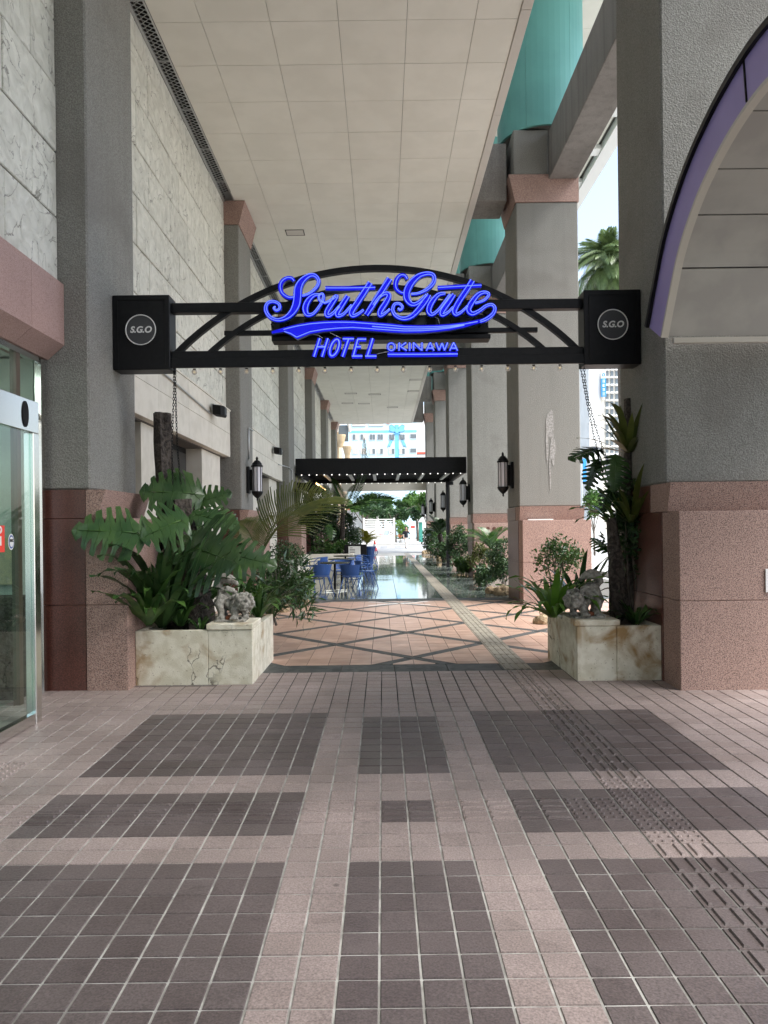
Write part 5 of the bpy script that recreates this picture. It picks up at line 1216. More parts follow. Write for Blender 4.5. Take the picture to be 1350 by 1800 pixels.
def speaker(c, label, sc=1.0):
    cx, cy, cz = c; t = thing('loudspeaker', label, 'speaker', c, 'loudspeakers on the lintels')
    MB().prism([(cx - .09, cy - .17, cz - .08), (cx + .06, cy - .19, cz - .10), (cx + .10, cy - .10, cz - .10), (cx + .10, cy + .10, cz - .10), (cx + .06, cy + .19, cz - .10), (cx - .09, cy + .12, cz - .08)], (0, 0, .17)).build('cabinet', M_BLACKM, t)
    bx('front_grille', M_BLACK, t, cx + .101, cx + .112, cy - .095, cy + .095, cz - .09, cz + .06, ch=.004); bx('logo', M_WHITE, t, cx + .1125, cx + .114, cy + .05, cy + .07, cz - .055, cz - .045)
    bx('wall_bracket', M_GALV, t, cx - .15, cx - .085, cy - .03, cy + .03, cz + .0, cz + .13); MB().tube([(cx - .09, cy, cz + .1), (cx - .02, cy, cz + .1), (cx - .02, cy, cz + .05)], .014, 6).build('bracket_arm', M_GALV, t)
s1 = P(372, 724, 13.2); speaker((-2.91, 13.1, s1.z), 'black loudspeaker on the pale lintel of the first wall bay'); s2 = P(474, 792, 20.3); speaker((-2.91, 20.4, s2.z), 'black loudspeaker on the lintel beyond the second left pillar')
def conduit(pts, label, r=.016): MB().tube(pts, r, 8).build('conduit', M_GALV, None, smooth=True, label=label, cat='pipe', group='surface conduits', loc=tuple(pts[0]))
conduit([(-3.035, 8.5, 3.80), (-3.035, 10.5, 3.74), (-3.035, 12.95, 3.62)], 'long thin metal conduit along the first lintel up to the loudspeaker')
conduit([(XL + .02, ZI[1] + .75, 3.05), (XL + .02, ZI[1] + .75, 3.72), (XL + .02, ZI[1] + 1.28, 3.74), (-3.03, ZI[1] + 1.4, 3.74)], 'thin metal conduit rising from the left lantern')
conduit([(-3.04, 21.4, 3.46), (-2.93, 21.6, 3.44), (-2.83, 22.3, 3.44), (XL + .02, 22.9, 3.40), (XL + .02, 22.95, 3.2), (XL + .02, 22.95, .9)], 'thin metal conduit running down the third left pillar')

# ================================================================= BLACK PERGOLA
t = thing('pergola', 'black steel pergola with slatted roof and light bulbs across the arcade', 'pergola', (0, 24, 0))
yf, yk, z0, z1 = 23.9, 28.7, 3.36, 3.87; x0, x1 = -2.84, 2.775
bx('front_fascia', M_BLACK, t, x0, x1, yf, yf + .08, z0 - .03, z1, ch=.006); bx('rear_fascia', M_BLACK, t, x0, x1, yk, yk + .08, z0 - .02, z1 - .1, ch=.006)
bx('side_beam', M_BLACK, t, x0, x0 + .12, yf + .082, yk - .002, z0, z1 - .02); bx('side_beam', M_BLACK, t, x1 - .12, x1, yf + .082, yk - .002, z0, z1 - .02)
bx('roof_sheet', M_BLACKM, t, x0 + .13, x1 - .13, yf + .09, yk - .01, z1 - .05, z1 - .02)
for k in range(9): bx('slat', M_BLACK, t, x0 + .122, x1 - .122, yf + .35 + .5 * k, yf + .43 + .5 * k, z0 + .12, z0 + .24)
for k in range(6):
    x = -2.05 + .86 * k; bx('light_strip', mat('strip_diffuser', (.55, .55, .53), rough=.4), t, x, x + .11, yf + .4, yk - .2, z0 + .06, z0 + .115)
for yy, n_ in ((yf - .02, 22), (yk - .03, 22)):
    for k in range(n_):
        x = x0 + .2 + (x1 - x0 - .4) * k / (n_ - 1); MB().ball((x, yy, z0 - .035), .022, 1).build('bulb', M_LED, t, smooth=True)
bx('post', M_BLACK, t, P(787, 900, 28.5).x - .06, P(787, 900, 28.5).x + .06, 28.45, 28.57, 0, z0 - .002); bx('post', M_BLACK, t, x0 + .02, x0 + .14, 28.45, 28.57, 0, z0 - .002)
bx('post_beam', M_BLACK, t, 2.52, 2.78, 28.44, 28.6, 3.22, 3.33)
# warm lit bar counter edge on the left under the pergola
b = thing('bar_awning', 'dark bar canopy with a warm lit edge on the left under the pergola', 'awning', (-2.7, 26, 2.6)); bx('canopy', M_BLACKM, b, -2.83, -2.2, 24.2, 28.2, 2.95, 3.1); bx('edge_light', mat('warm_edge', (.9, .7, .4), emit=(1, .62, .25), estr=2.2), b, -2.199, -2.185, 24.2, 28.2, 3.05, 3.09)

# ================================================================= CAFE TABLES AND CHAIRS
def chair_proto():
    t = thing('cafe_chair', '', 'chair', (0, 0, 0), 'blue metal cafe chairs'); n = 18
    MB().lathe((0, 0, .43), [(.0, .0), (.22, 0), (.235, .008), (.235, .02), (.22, .026), (0, .022)], 18).build('seat', M_BLUEC, t, smooth=True)
    def arc_(z, r, a0, a1, m=16): return [(r * math.sin(a), -r * math.cos(a) * .98, z) for a in np.linspace(a0, a1, m)]
    bk = MB(); vs = []; fs = []; A = np.linspace(-R(50), R(50), 11)
    for zz, rr in ((.47, .235), (.56, .262), (.70, .295), (.725, .30)):
        for d in (0, .012): vs += [((rr + d) * math.sin(a), -(rr + d) * math.cos(a), zz) for a in A]
    for i in range(3):
        for j in range(10):
            for d in (0, 1): q = (2 * i + d) * 11 + j; fs.append((q, q + 1, q + 23, q + 22) if not d else (q, q + 22, q + 23, q + 1))
    for j in range(10): q = 66 + j; fs.append((q, q + 1, q + 12, q + 11))
    for i in range(3):
        for j in (0, 10): q = 2 * i * 11 + j; fs.append((q, q + 11, q + 33, q + 22))
    bk.add(vs, fs).build('backrest', M_BLUEC, t)
    for s_ in (-1, 1):
        pts = [(s_ * .23, -.19, .715), (s_ * .30, -.02, .69), (s_ * .31, .15, .655), (s_ * .275, .235, .58), (s_ * .235, .22, .49), (s_ * .21, .15, .44)]
        MB().tube([tuple(p) for p in catmull(pts, 4)], .011, 7).build('armrest', M_BLUEC, t, smooth=True)
        MB().tube([(s_ * .17, .15, .435), (s_ * .24, .26, 0)], .012, 7).build('leg', M_BLUEC, t, smooth=True); MB().tube([(s_ * .17, -.15, .435), (s_ * .25, -.31, 0)], .012, 7).build('leg', M_BLUEC, t, smooth=True)
    MB().tube([tuple(p) for p in catmull([(-.17, .15, .42), (-.10, .17, .36), (.10, .17, .36), (.17, .15, .42)], 5)], .010, 6).build('stretcher', M_BLUEC, t, smooth=True)
    return t
cp = chair_proto(); used = False
def chair(px, Y, rz, label):
    global used
    o = cp if not used else copy_tree(cp); used = True; o.location = ((px - 673) * Y / F, Y, 0); o.rotation_euler = (0, 0, R(rz)); o['label'] = label; return o
chair(561, 17.1, 25, 'blue metal cafe chair at the near left of the nearest round table'); chair(618, 16.9, -10, 'blue metal cafe chair with its back to the camera, nearest on the right')
chair(643, 18.9, -75, 'blue metal cafe chair on the walkway side, right of the nearest table'); chair(556, 19.4, 60, 'blue metal cafe chair on the left of the second table')
chair(558, 21.6, 70, 'blue metal cafe chair farthest back on the left by the stone bed'); chair(630, 20.6, -100, 'blue metal cafe chair between the second table and the menu board'); chair(640, 22.8, -110, 'blue metal cafe chair beside the black menu board')
chair(600, 19.2, 170, 'blue metal cafe chair tucked behind the nearest round table'); chair(652, 30.5, -80, 'blue metal cafe chair standing alone by the blue pot')
def table(px, Y, label):
    x = (px - 673) * Y / F; t = thing('cafe_table', label, 'table', (x, Y, 0), 'round cafe tables')
    MB().lathe((x, Y, .69), [(.36, 0), (.375, .008), (.375, .024), (.365, .03), (0, .03)], 32).build('table_top', M_TTOP, t); MB().tube([(x, Y, .02), (x, Y, .689)], .03, 10).build('column', M_BLACK, t, smooth=True)
    for k in range(4): a = k * math.pi / 2 + .4; MB().bar((x, Y, .03), (x + .30 * math.cos(a), Y + .30 * math.sin(a), .02), .05, .03).build('foot', M_STEEL, t)
table(588, 18.1, 'nearest round dark topped cafe table'); table(600, 20.2, 'middle round dark topped cafe table'); table(607, 22.6, 'farthest round dark topped cafe table before the menu board')
# menu board
p = P(626, 967, 24.0); t = thing('menu_board', 'black board with a pale menu sheet behind the cafe tables', 'menu board', (p.x, 24, 0))
a, b = P(606, 977, 24), P(645, 957, 24); bx('panel', M_BLACKM, t, a.x, b.x, 23.96, 24.06, a.z, b.z, ch=.01); a, b = P(613, 976, 24), P(634, 960, 24); s_ = bx('menu_sheet', M_PALE, t, a.x, b.x, 23.945, 23.958, a.z, b.z, ch=.004)
tx = MB()
for k in range(4): tx.box(a.x + .04, a.x + .04 + (.18 if k else .10), 23.942, 23.9445, b.z - .06 - .05 * k, b.z - .045 - .05 * k)
tx.build('printed_lines', M_BLACKM, s_)
for x in (-.25, .25): bx('leg', M_BLACKM, t, p.x + x - .02, p.x + x + .02, 23.98, 24.04, 0, P(606, 977, 24).z - .002)
# left planting bed with palm
q0 = P(532, 1035, 19.8); t = thing('stone_bed', 'low beige stone wall of the planting bed behind the cafe tables', 'planter', (q0.x, 20, 0)); zt = P(560, 980, 20.5).z
bx('wall_slab', M_LIME, t, -2.49, -.95, 23.2, 23.35, -.02, zt, ch=.01); bx('wall_slab', M_LIME, t, -2.50, -2.36, 20.2, 23.19, -.02, zt, ch=.01); bx('wall_slab', M_LIME, t, -1.1, -.96, 23.36, 27.2, -.02, zt, ch=.01); bx('soil', M_SOIL, t, -2.84, -1.1, 23.36, 28.0, -.02, zt - .06)
bx('wall_slab', M_LIME, t, -2.84, -2.37, 20.2, 20.34, -.02, zt, ch=.01)
FP = [frond_mesh('frond', M_LEAFD, 1, 36, .34, .4, .5, s, .0105, .25, M_LEAFM) for s in (5, 6)]
pp = thing('palm', 'dark palm with an upright pointed frond behind the cafe tables', 'palm', tuple(P(597, 975, 25)), None); tr = P(597, 985, 25); tp_ = P(603, 885, 25)
MB().tube([tr, tr.lerp(tp_, .5) + Vector((.05, 0, 0)), tp_], [.11, .085, .06], 10).build('trunk', M_BARK, pp, smooth=True)
for e, nr, wd, k, ye in (((648, 778), (.9, -.4, .2), .30, 0, 25), ((718, 882), (-.1, -.5, .9), .62, 1, 24.4), ((662, 905), (-.2, -.4, .9), .8, 0, 24.2), ((545, 850), (.3, -.6, .7), .7, 1, 25.4), ((560, 905), (.2, -.6, .8), .8, 0, 24.6), ((625, 850), (-.5, -.8, .3), .6, 1, 25.2), ((585, 840), (.3, -.9, .2), .6, 0, 25.3), ((690, 870), (-.3, -.6, .7), .55, 1, 25.6)):
    place_leaf(pp, FP[k], P(606, 893, 25), P(*e, ye), nr, wd, 'frond')
bush('leafy_shrub', 'tall dark foliage on the left of the bed behind the tables', 'shrub', P(560, 915, 25.8), (.75, .8, 1.0), 2200, .17, M_BUSH, 31, k=26, asp=.3, base=(P(560, 970, 25.8).x, 25.8, .5))
bush('leafy_shrub', 'dark tangled foliage around the palm trunk behind the tables', 'shrub', P(598, 925, 26.2), (.62, .6, .85), 1900, .16, M_BUSH, 34, k=24, asp=.28, base=(P(598, 970, 26.2).x, 26.2, .5))
bush('leafy_shrub', 'light green low foliage along the stone bed', 'shrub', P(575, 962, 24.2), (.75, .45, .32), 900, .15, M_LEAFM, 32, k=16, asp=.35, base=(P(575, 980, 24.2).x, 24.2, .6))
bush('leafy_shrub', 'pale speckled foliage right of the palm trunk', 'shrub', P(618, 948, 26.5), (.45, .5, .5), 800, .12, M_LEAFM, 33, k=12, asp=.35, base=(P(618, 975, 26.5).x, 26.5, .5))
mm = thing('monstera_plant', 'blue green monstera leaf among the dark foliage of the far bed', 'plant', tuple(P(580, 960, 24.6))); place_leaf(mm, MON[1], P(578, 925, 24.6), P(583, 948, 24.3), (.1, -.9, .4), .9); stem(mm, P(585, 970, 24.8), P(578, 925, 24.6))
t = thing('flower_pot', 'blue conical pot under the yellow green cycad', 'pot', (P(648, 980, 29).x, 29, 0)); x = P(648, 980, 29).x
MB().lathe((x, 29, 0), [(.16, 0), (.2, .3), (.26, .7), (.30, .78), (.30, .84), (.26, .84)], 16).build('pot', M_BLUEC, t)
FC = [frond_mesh('frond', M_LEAFY, 1, 22, .22, .1, .55, s, .014, .45, M_LEAFY) for s in (8, 9)]
def cycad(c, n, L, label, fm, seed, cat='cycad', up=.55):
    t = thing('cycad', label, cat, tuple(c)); r = random.Random(seed)
    for k in range(n):
        a = 2 * math.pi * k / n + r.uniform(-.2, .2); el = r.uniform(.1, 1.1); d = Vector((math.cos(a) * math.cos(el), math.sin(a) * math.cos(el), math.sin(el) + up * .3)) * L * r.uniform(.8, 1.1); place_leaf(t, r.choice(fm), Vector(c), Vector(c) + d, (-.3 * d.x, -.3 * d.y, 1), 1.0, 'frond')
    return t
cycad(P(645, 957, 29), 22, .72, 'yellow green cycad in the blue pot at the middle of the arcade', FC, 3)
# ---- right side beds
FD = [frond_mesh('frond', M_LEAFM, 1, 22, .24, .1, .5, s, .014, .4, M_LEAFM) for s in (11, 12)]
G = 'coral rocks along the right beds'
k = 0
for px, Y, r, lb in ((866, 16.9, .20, 'brown rock nearest the walkway beside the second right pillar'), (880, 16.6, .24, 'large brown rounded rock touching the second right pillar'), (893, 16.9, .2, 'brown rock at the very foot of the second right pillar'), (852, 21.6, .17, 'pale rock in front of the spiky plant, third right pillar'), (838, 21.7, .14, 'small pale rock left of the spiky plant'), (864, 21.5, .14, 'small tan rock right of the spiky plant'), (817, 25.6, .30, 'dark brown rock at the corner of the third right pillar'), (780, 33.5, .34, 'dark rock below the black shrub, fourth right pillar'), (748, 42.5, .30, 'brown rock at the far end of the right beds'), (765, 42, .30, 'tan rock beside the farthest right shrub')):
    rock(((px - 673) * Y / F, Y, 0), r, lb, 40 + k, G, M_CORAL); k += 1
bush('leafy_shrub', 'dense dark shrub against the second right pillar', 'shrub', (2.95, 18.0, .72), (.42, .5, .62), 3000, .075, M_BUSH, 51, k=26, base=(2.95, 18.0, 0))
cycad(Vector((3.0, 20.2, .95)), 18, .85, 'green cycad beside the third right pillar', FD, 4)
bush('leafy_shrub', 'brownish twiggy shrub left of the green cycad', 'shrub', (2.85, 21.3, .65), (.35, .4, .5), 900, .09, M_LEAFO, 52, k=14, base=(2.85, 21.3, 0))
rosette('spiky_plant', 'bright strap leaved plant among the pale rocks at the right bed', 'plant', (P(850, 1010, 21.3).x, 21.3, .15), 16, .5, .03, M_LEAFB, (R(30), R(110)), seed=53)
bush('leafy_shrub', 'rounded clipped dark shrub beyond the third right pillar', 'shrub', (2.75, 26.3, .95), (.45, .5, .75), 2600, .09, M_BUSH, 54, k=30, base=(2.75, 26.3, 0))
rosette('spiky_plant', 'low dark arching plant by the black pergola post', 'plant', ((808 - 673) * 27.2 / F, 27.2, .2), 14, .6, .03, M_LEAFD, (R(50), R(120)), seed=55)
cy_ = cycad(Vector((2.55, 32.5, 1.25)), 16, 1.0, 'dark cycad with a leaning trunk beyond the pergola post', FP, 5)
MB().tube([(2.78, 32.5, -.01), (2.7, 32.5, .6), (2.53, 32.5, 1.27)], [.16, .13, .11], 10).build('trunk', M_BARK, cy_, smooth=True)
bush('leafy_shrub', 'dark leafy shrub closing the far end of the right beds', 'shrub', (2.75, 41.0, .85), (.6, .6, .75), 2200, .14, M_BUSH, 56, k=26, base=(2.75, 41, 0))
cycad(Vector((2.95, 38, .9)), 16, 1.0, 'olive cycad behind the farthest dark shrub on the right', FD, 6)
bush('leafy_shrub', 'pale green bush in front of the fifth right pillar', 'shrub', (3.0, 36.3, 1.35), (.5, .5, .55), 1200, .12, M_LEAFM, 57, k=16, base=(3.0, 36.3, 0))
bush('leafy_shrub', 'low spreading dark plant between the first right rocks and the cycad', 'shrub', (2.62, 19.2, .32), (.30, .6, .32), 1100, .10, M_BUSH, 58, k=16, base=(2.62, 19.2, 0))
bush('leafy_shrub', 'low green ground cover at the foot of the third right pillar', 'shrub', (2.66, 23.9, .30), (.28, .8, .32), 1000, .11, M_LEAFM, 59, k=16, base=(2.66, 23.9, 0))
bush('leafy_shrub', 'dark low shrub beside the pergola post', 'shrub', (2.62, 29.8, .5), (.35, .8, .5), 1200, .12, M_BUSH, 60, k=18, base=(2.62, 29.8, 0))
bush('leafy_shrub', 'mid green shrub in front of the fourth right pillar', 'shrub', (2.7, 34.6, .6), (.4, .8, .55), 1100, .13, M_LEAFD, 63, k=18, base=(2.7, 34.6, 0))
# traffic cone
x = P(659, 958, 50).x; t = thing('traffic_cone', 'red traffic cone beside the blue pot', 'cone', (x, 50, 0)); bx('base', M_CONE, t, x - .2, x + .2, 49.8, 50.2, 0, .04); MB().lathe((x, 50, .04), [(.16, 0), (.04, .68)], 14).build('body', M_CONE, t); MB().lathe((x, 50, .30), [(.118, 0), (.088, .17)], 14).build('white_band', M_WHITE, t)

# ================================================================= PERSON WALKING
def person(px, Y, label):
    x = (px - 673) * Y / F; t = thing('person', label, 'person', (x, Y, 0)); k = 1.62 / 1.7
    def W_(a): return (x + a[0] * k, Y + a[1] * k, a[2] * k)
    def body(name, segs, balls, m, vox, parent=t):
        mb = MB()
        for pts, rs in segs: mb.tube([W_(p) for p in pts], [r * k for r in rs], 10)
        for c, r, sq in balls: mb.ball(W_(c), r * k, 2, sq=sq)
        o = mb.build(name, m, parent, smooth=True); remesh(o, vox); return o
    armr = [(.19, 0, 1.40), (.27, -.05, 1.17), (.13, -.20, 1.33), (.08, -.16, 1.50)]; arml = [(-.19, 0, 1.40), (-.25, .03, 1.13), (-.27, -.06, .90), (-.27, -.08, .82)]
    legr = [(.09, 0, .90), (.10, .10, .50), (.10, .30, .16), (.10, .33, .10)]; legl = [(-.09, 0, .90), (-.11, -.14, .50), (-.12, -.16, .10), (-.12, -.17, .07)]
    b = body('body', [(armr, [.055, .045, .036, .03]), (arml, [.055, .045, .034, .03]), (legr, [.085, .06, .042, .04]), (legl, [.085, .06, .042, .04]), ([(0, 0, .9), (0, 0, 1.15), (0, 0, 1.42)], [.14, .12, .15]), ([(0, 0, 1.40), (0, -.01, 1.52)], [.05, .05])],
             [((0, -.02, 1.60), .105, (.86, 1, 1.12)), ((0, -.125, 1.59), .02, (1, 1, 1.3)), ((.08, -.16, 1.52), .035, (1, 1, 1.2)), ((-.27, -.08, .78), .035, (1, 1, 1.4))] + [((.06 + .013 * q, -.175, 1.56 - .004 * q), .010, (1, 1, 2)) for q in range(4)], M_SKIN, .012)
    body('hair', [], [((0, .02, 1.64), .115, (.9, 1, 1)), ((0, .07, 1.55), .085, (1, .8, 1.3))], M_HAIR, .014, b)
    body('jacket', [([(0, 0, .88), (0, 0, 1.12), (0, 0, 1.40)], [.165, .15, .18]), (armr[:3], [.068, .06, .05]), (arml[:2], [.068, .06])], [], M_NAVY, .014, b)
    body('trousers', [([(.0, 0, .84), (.09, 0, .80), (.10, .10, .50), (.10, .29, .18)], [.12, .105, .082, .065]), ([(.0, 0, .84), (-.09, 0, .80), (-.11, -.14, .50), (-.12, -.16, .14)], [.12, .105, .082, .065])], [], M_TROU, .014, b)
    body('shoes', [([(.10, .34, .08), (.10, .27, .03)], [.045, .04]), ([(-.12, -.12, .05), (-.12, -.28, .035)], [.045, .04])], [], M_HAIR, .014, b)
    body('shoulder_bag', [([(-.27, .05, 1.0), (-.27, .05, .78)], [.07, .08])], [], M_HAIR, .02, t); bx('phone', M_BLACKM, t, x + .095, x + .105, Y - .20, Y - .12, 1.46, 1.58)
    return t
person(714, 56, 'person in dark jacket and pale trousers walking, phone at the ear').rotation_euler = (0, 0, R(25))
# ================================================================= BACKGROUND
# fence wall with signs
t = thing('street_fence', 'pale wall with railings and a wheelchair sign across the road', 'fence', (P(672, 945, 72).x, 72, .06)); Y = 72
a, b = P(640, 946, Y), P(694, 928, Y); bx('base_wall', M_PALE, t, a.x, b.x, Y, Y + .2, .06, b.z, ch=.02); top = P(690, 912, Y).z
for k in range(4): bx('rail', M_PALE, t, a.x, b.x, Y + .05, Y + .12, b.z + .12 + (top - b.z) * k / 4, b.z + .22 + (top - b.z) * k / 4)
for px in (640, 664, 693): c = P(px, 930, Y); bx('fence_post', M_PALE, t, c.x - .1, c.x + .1, Y - .02, Y + .2, .06, top + (.25 if px == 664 else .1), ch=.02)
c = P(688, 936, Y); s_ = bx('access_sign', M_WHITE, t, c.x - .30, c.x + .30, Y - .04, Y - .02, c.z - .30, c.z + .30)
wc = MB(); 
wc.tube([(c.x - .02 + .13 * math.cos(q), Y - .045, c.z - .09 + .13 * math.sin(q)) for q in np.linspace(R(100), R(370), 14)], .018, 5); wc.ball((c.x - .04, Y - .045, c.z + .2), .035, 1); wc.tube([(c.x - .04, Y - .045, c.z + .15), (c.x - .03, Y - .045, c.z - .02), (c.x + .09, Y - .045, c.z - .02), (c.x + .14, Y - .045, c.z - .16)], .022, 5)
wc.build('wheelchair_symbol', M_BLACKM, s_)
for k in range(2): q = P(671 + 9 * k, 936, Y); bx('small_sign', mat('sign_tint%d' % k, ((.7, .45, .5), (.35, .55, .7))[k], rough=.6), t, q.x - .2, q.x + .2, Y - .04, Y - .02, q.z - .2, q.z + .2)
t = thing('street_sign', 'white street notice board with a red top beyond the walker', 'sign', tuple(P(726, 942, 72))); a, b = P(722, 943, 72), P(730, 926, 72); bx('board', M_WHITE, t, a.x, b.x, 72, 72.1, .06, b.z); bx('red_header', M_CONE, t, a.x + .02, b.x - .02, 71.98, 71.998, b.z - .12, b.z + .1)
t = thing('street_box', 'green kiosk box under the street trees', 'kiosk', tuple(P(741, 940, 78))); a, b = P(737, 946, 78), P(743, 918, 78); bx('cabinet', mat('kiosk_green', (.06, .32, .26), rough=.5), t, a.x, b.x, 78, 78.5, .06, b.z, ch=.03); bx('roof', M_WHITE, t, a.x - .1, b.x + .1, 77.9, 78.6, b.z + .01, b.z + .12)
bush('leafy_shrub', 'bright yellow green bush beside the far fence', 'shrub', P(704, 930, 73), (.7, .6, .9), 900, .22, M_LEAFB, 61, k=14, base=(P(704, 940, 73).x, 73, .06))
rosette('spiky_plant', 'low orange brown planting below the bright bush', 'plant', tuple(P(703, 946, 71.5)), 12, .6, .06, mat('leaf_rust', (.30, .10, .03), rough=.6), (R(40), R(110)), seed=62)
def P0(px, Y): v = P(px, 930, Y); return (v.x, Y, .06)
tree('dark spreading street tree in the middle of the far opening', P0(695, 78), 4.6, (3.6, 3, 1.25), 34, 5200, .28, M_TREE2, 71, trunk_r=.16, cz=3.4)
tree('light green street tree on the right of the far opening', P0(735, 84), 5.6, (2.6, 3, 1.5), 26, 3600, .30, M_TREE, 72, cz=4.2); tree('light green tree at the left of the far opening behind the palm', P0(640, 86), 5.4, (3.2, 3, 1.3), 26, 3800, .30, M_TREE, 73, cz=4.4)
tree('mid green tree filling the back of the far opening', P0(675, 90), 5.6, (4.2, 3, 1.5), 30, 4200, .30, M_TREE, 75, cz=4.0)
tree('pale green tree above the kiosk at the far right of the opening', P0(752, 76), 4.8, (1.6, 2, 1.2), 16, 2000, .28, M_TREE, 74, cz=3.9)
b = thing('low_building', 'low pale building with an orange tiled eave behind the far bed', 'building', tuple(P(636, 930, 92))); a, c = P(600, 940, 92), P(660, 896, 92); bx('wall', M_PALE, b, a.x, c.x, 92, 98, .0, c.z); bx('roof', M_REDR, b, a.x - .3, c.x + .3, 91.7, 98.3, c.z + .01, c.z + .25)
# pale blue building with painted bow
Yb = 120; b = thing('mural_building', 'pale blue building with a large painted blue bow and rows of windows', 'building', tuple(P(690, 930, Yb)))
x0, x1 = P(611, 800, Yb).x, P(733, 800, Yb).x; zt = P(680, 700, Yb).z; bx('wall', M_SKYB, b, x0, x1, Yb, Yb + 14, 0, zt); bx('wall', M_PALE, b, x1 + .003, P(760, 800, Yb).x, Yb + 1, Yb + 14, 0, zt - 1)
def rect(name, m, px0, py0, px1, py1, dy, th=.1, par=b):
    a, c = P(px0, py1, Yb), P(px1, py0, Yb); return bx(name, m, par, a.x, c.x, Yb - dy, Yb - dy + th, a.z, c.z)
for (px0, py0, px1, py1) in ((619.5, 738, 643, 749.5), (649, 738, 674, 749)):
    w = rect('balcony_opening', M_DARKGAP, px0, py0, px1, py1, .12); rect('balcony_rail', M_BEIGE, px0, py1 - 3.5, px1, py1 - .2, .16, .04, w)
rect('small_window', M_REDR, 680, 736.5, 685, 745.5, .12)
for rowy in (763, 788):
    for px in (619.8, 633.5, 649.8, 663.6, 683.8, 702):
        w = rect('window', M_WHITE, px, rowy, px + 10.4, rowy + 10.6, .10); rect('pane', M_CURT if rowy > 780 else M_WIN, px + .5, rowy + .5, px + 4.9, rowy + 10, .13, .02, w); rect('pane', M_WIN if px > 640 else M_CURT, px + 5.4, rowy + .5, px + 9.9, rowy + 10, .13, .02, w)
for rowy in (762.5, 787.5): w = rect('window', M_WHITE, 721, rowy, 732.5, rowy + 8.5, .10); rect('pane', M_WIN, 721.6, rowy + .6, 731.9, rowy + 7.9, .13, .02, w)
rect('painted_band', M_BOW, 614, 756, 733, 761.5, .03, .02); rect('painted_band', M_BOW, 695, 747, 701, 830, .032, .02)
def poly(name, m, pts, dy): return MB().prism([P(px, py, Yb - dy) for px, py in pts], (0, .03, 0)).build(name, m, b)
for s_ in (-1, 1):
    cx = 698
    def mir(l): return [(cx + s_ * x, y) for x, y in l][::(1 if s_ > 0 else -1)]
    lp = mir([(1, 757), (4, 751), (9, 747), (13, 749), (12, 754), (13, 757), (9, 759), (4, 759)]); tl = mir([(2, 761), (5, 761), (15, 781), (16.5, 786), (13.5, 783), (12, 785)])
    for q in (lp, tl):
        mx, my = sum(p_[0] for p_ in q) / len(q), sum(p_[1] for p_ in q) / len(q); poly('painted_outline', M_BOWD, [(mx + (p_[0] - mx) * 1.12, my + (p_[1] - my) * 1.12) for p_ in q], .06); poly('painted_ribbon', M_BOW, q, .10)
poly('painted_knot', M_BOW, [(694.5, 755), (698, 753), (701.5, 755), (701, 760), (698, 762), (695, 760)], .14)
bx('facade_sign', M_WHITE, b, P(734, 800, Yb).x, P(748, 800, Yb).x, Yb + .8, Yb + .9, P(740, 803, Yb).z, P(740, 798, Yb).z); bx('red_roof', M_REDR, b, P(733, 800, Yb).x, P(749, 800, Yb).x, Yb + .6, Yb + .95, P(740, 797.5, Yb).z, P(740, 794, Yb).z)
# sandstone house front at the end of the left wall
Ys = 62; t = thing('stone_house', 'sandstone arcaded house front just past the last left pillar', 'building', (P(600, 930, Ys).x, Ys, 0)); xa, xb = P(560, 800, Ys).x, P(606, 800, Ys).x; zt = P(600, 738, Ys).z
bx('wall', mat('sandstone', (.55, .42, .26), (.48, .36, .22), scale=2, rough=.9), t, xa, xb - .5, Ys, Ys + 6, 0, zt)
for k in range(12):
    for j in range(2): bx('quoin', mat('quoin', (.58, .46, .31), (.46, .35, .23), scale=3, rough=.9, var=.1) if not (k or j) else MATS['quoin'], t, xb - .5 + .003, xb + (.10 if (k + j) % 2 else .0), Ys - .05, Ys + 1, .5 * k + .01, .5 * k + .49, ch=.02) if j == 0 else None
ac = P(604, 760, Ys)
MB().tube([(ac.x + .55 * math.cos(q), Ys - .1, ac.z + 1.1 * math.sin(q)) for q in np.linspace(0, math.pi, 14)], .12, 6).build('arch_moulding', M_BEIGE, t); bx('arch_window', M_WIN, t, ac.x - .42, ac.x + .42, Ys - .06, Ys - .02, ac.z - .8, ac.z + .6)
for px, py in ((600, 768), (611, 788)): c = P(px, py, Ys); MB().lathe((c.x, Ys - .2, c.z - .9), [(.22, 0), (.24, .3), (.38, .85), (.40, .95), (.40, 1.05)], 14).build('corbel', MATS['sandstone'], t)
# ---- street on the right: palm, towers, banner
Yt = 85; t = thing('hotel_tower', 'tall beige tower with a grid of windows on the right', 'building', tuple(P(1075, 930, Yt))); xa, xm, xb = P(1037, 800, Yt).x, P(1057, 800, Yt).x, P(1110, 800, Yt).x; zt = P(1070, 560, Yt).z
bx('wall', M_PALE, t, xa, xm, Yt, Yt + 15, 0, zt + 5); bx('wall', M_BEIGE, t, xm + .003, xb, Yt + .2, Yt + 15, 0, zt + 4)
for i in range(4):
    for j in range(18):
        px = 1066 + 8.4 * i; py = 598 + 13.5 * j; a, c = P(px, py + 9, Yt), P(px + 4.6, py, Yt); w = bx('window', M_WIN, t, a.x, c.x, Yt + .12, Yt + .197, a.z, c.z)
        bx('sill', M_WHITE, w, a.x - .05, c.x + .05, Yt - .05, Yt + .119, a.z - .22, a.z - .02)
a, c = P(1056, 698, Yt), P(1064, 653, Yt); t2 = thing('banner_sign', 'vertical blue banner sign with white characters on the beige tower', 'sign', (a.x, Yt - .3, a.z))
pl = P(1060, 666, Yt).z; bx('blue_panel', M_SIGNB, t2, a.x, c.x, Yt - .3, Yt - .1, a.z, pl); wp = bx('white_panel', M_WHITE, t2, a.x, c.x, Yt - .3, Yt - .1, pl + .01, c.z + .1)
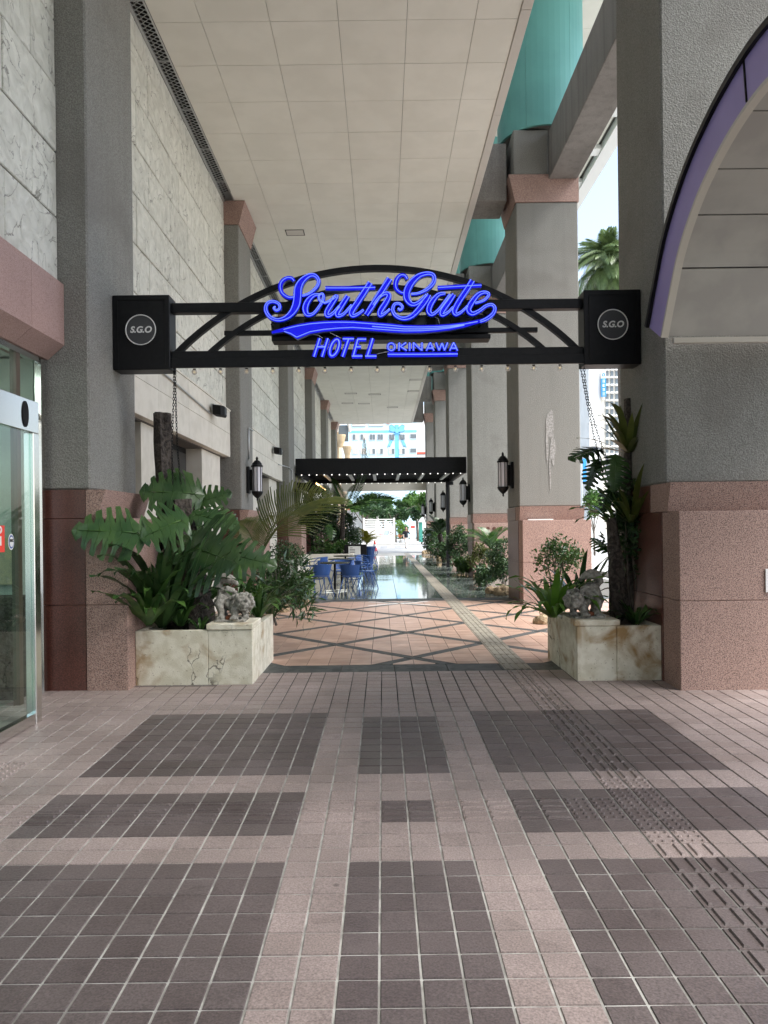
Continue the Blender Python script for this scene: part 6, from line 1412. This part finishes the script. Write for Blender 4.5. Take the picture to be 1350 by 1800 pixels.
MB().tube([((a.x + c.x) / 2 + .16 * math.cos(q), Yt - .32, (pl + c.z) / 2 + .16 * math.sin(q)) for q in np.linspace(0, 2 * math.pi, 13)[:-1]], .05, 5, closed=True).build('emblem', M_SIGNB, wp)
gl = MB(); cx = (a.x + c.x) / 2; rr = random.Random(2)
for k in range(5):
    zc = pl - .32 - .50 * k
    for q in range(3): gl.box(cx - .15, cx + .15, Yt - .32, Yt - .301, zc + .13 - .13 * q - .022, zc + .13 - .13 * q + .022)
    gl.box(cx - .022 + rr.uniform(-.08, .08), cx + .022 + rr.uniform(-.05, .08), Yt - .325, Yt - .302, zc - .17, zc + .17)
gl.build('white_characters', M_WHITE, t2)
t = thing('blue_banner', 'narrow blue street banner behind the right monstera', 'banner', tuple(P(1029, 850, 60))); a, c = P(1025, 850, 60), P(1031, 806, 60); bx('cloth', mat('banner_cloth', (.03, .26, .62), rough=.7), t, a.x, c.x, 60, 60.05, a.z, c.z); bx('pole', M_GALV, t, a.x - .1, a.x - .02, 60, 60.08, 0, c.z + .3)
tree('small round street tree beside the right planter', (P(1045, 930, 38).x, 38, 0), 3.6, (.75, .75, .75), 14, 1500, .16, M_TREE, 81, 'street trees on the right', .06, cz=P(1045, 880, 38).z)
MB().box(P(1020, 930, 50).x - .5, P(1100, 930, 50).x + 4, 50, 50.3, -.02, 1.0).build('low_wall', M_PALE, label='low white wall across the side street', cat='wall')
# date palm
Yp = 42; base = P(1096, 930, Yp); cr = P(1070, 474, Yp); t = thing('palm', 'tall green palm crown in the gap between the right pillars', 'palm', (base.x, Yp, 0))
MB().tube([(base.x, Yp, 0), (base.x + .05, Yp, cr.z * .5), (base.x - .05, Yp, cr.z * .85), tuple(cr)], [.3, .24, .22, .2], 10).build('trunk', M_TRUNK, t, smooth=True)
PF = [frond_mesh('frond', M_PALM, 1, 56, .30, 1.1, .05, s, .0055, .8, M_PALM) for s in (21, 22, 23)]; rr = random.Random(5)
for k in range(96):
    a = 2 * math.pi * k / 96 * 5.0 + rr.uniform(-.2, .2); el = rr.uniform(-.8, 1.25); L = rr.uniform(2.0, 2.9); d = Vector((math.cos(a) * math.cos(el), math.sin(a) * math.cos(el), math.sin(el))) * L; place_leaf(t, rr.choice(PF), cr, cr + d, (-.2 * d.x, -.2 * d.y, 1), 1.0, 'frond')
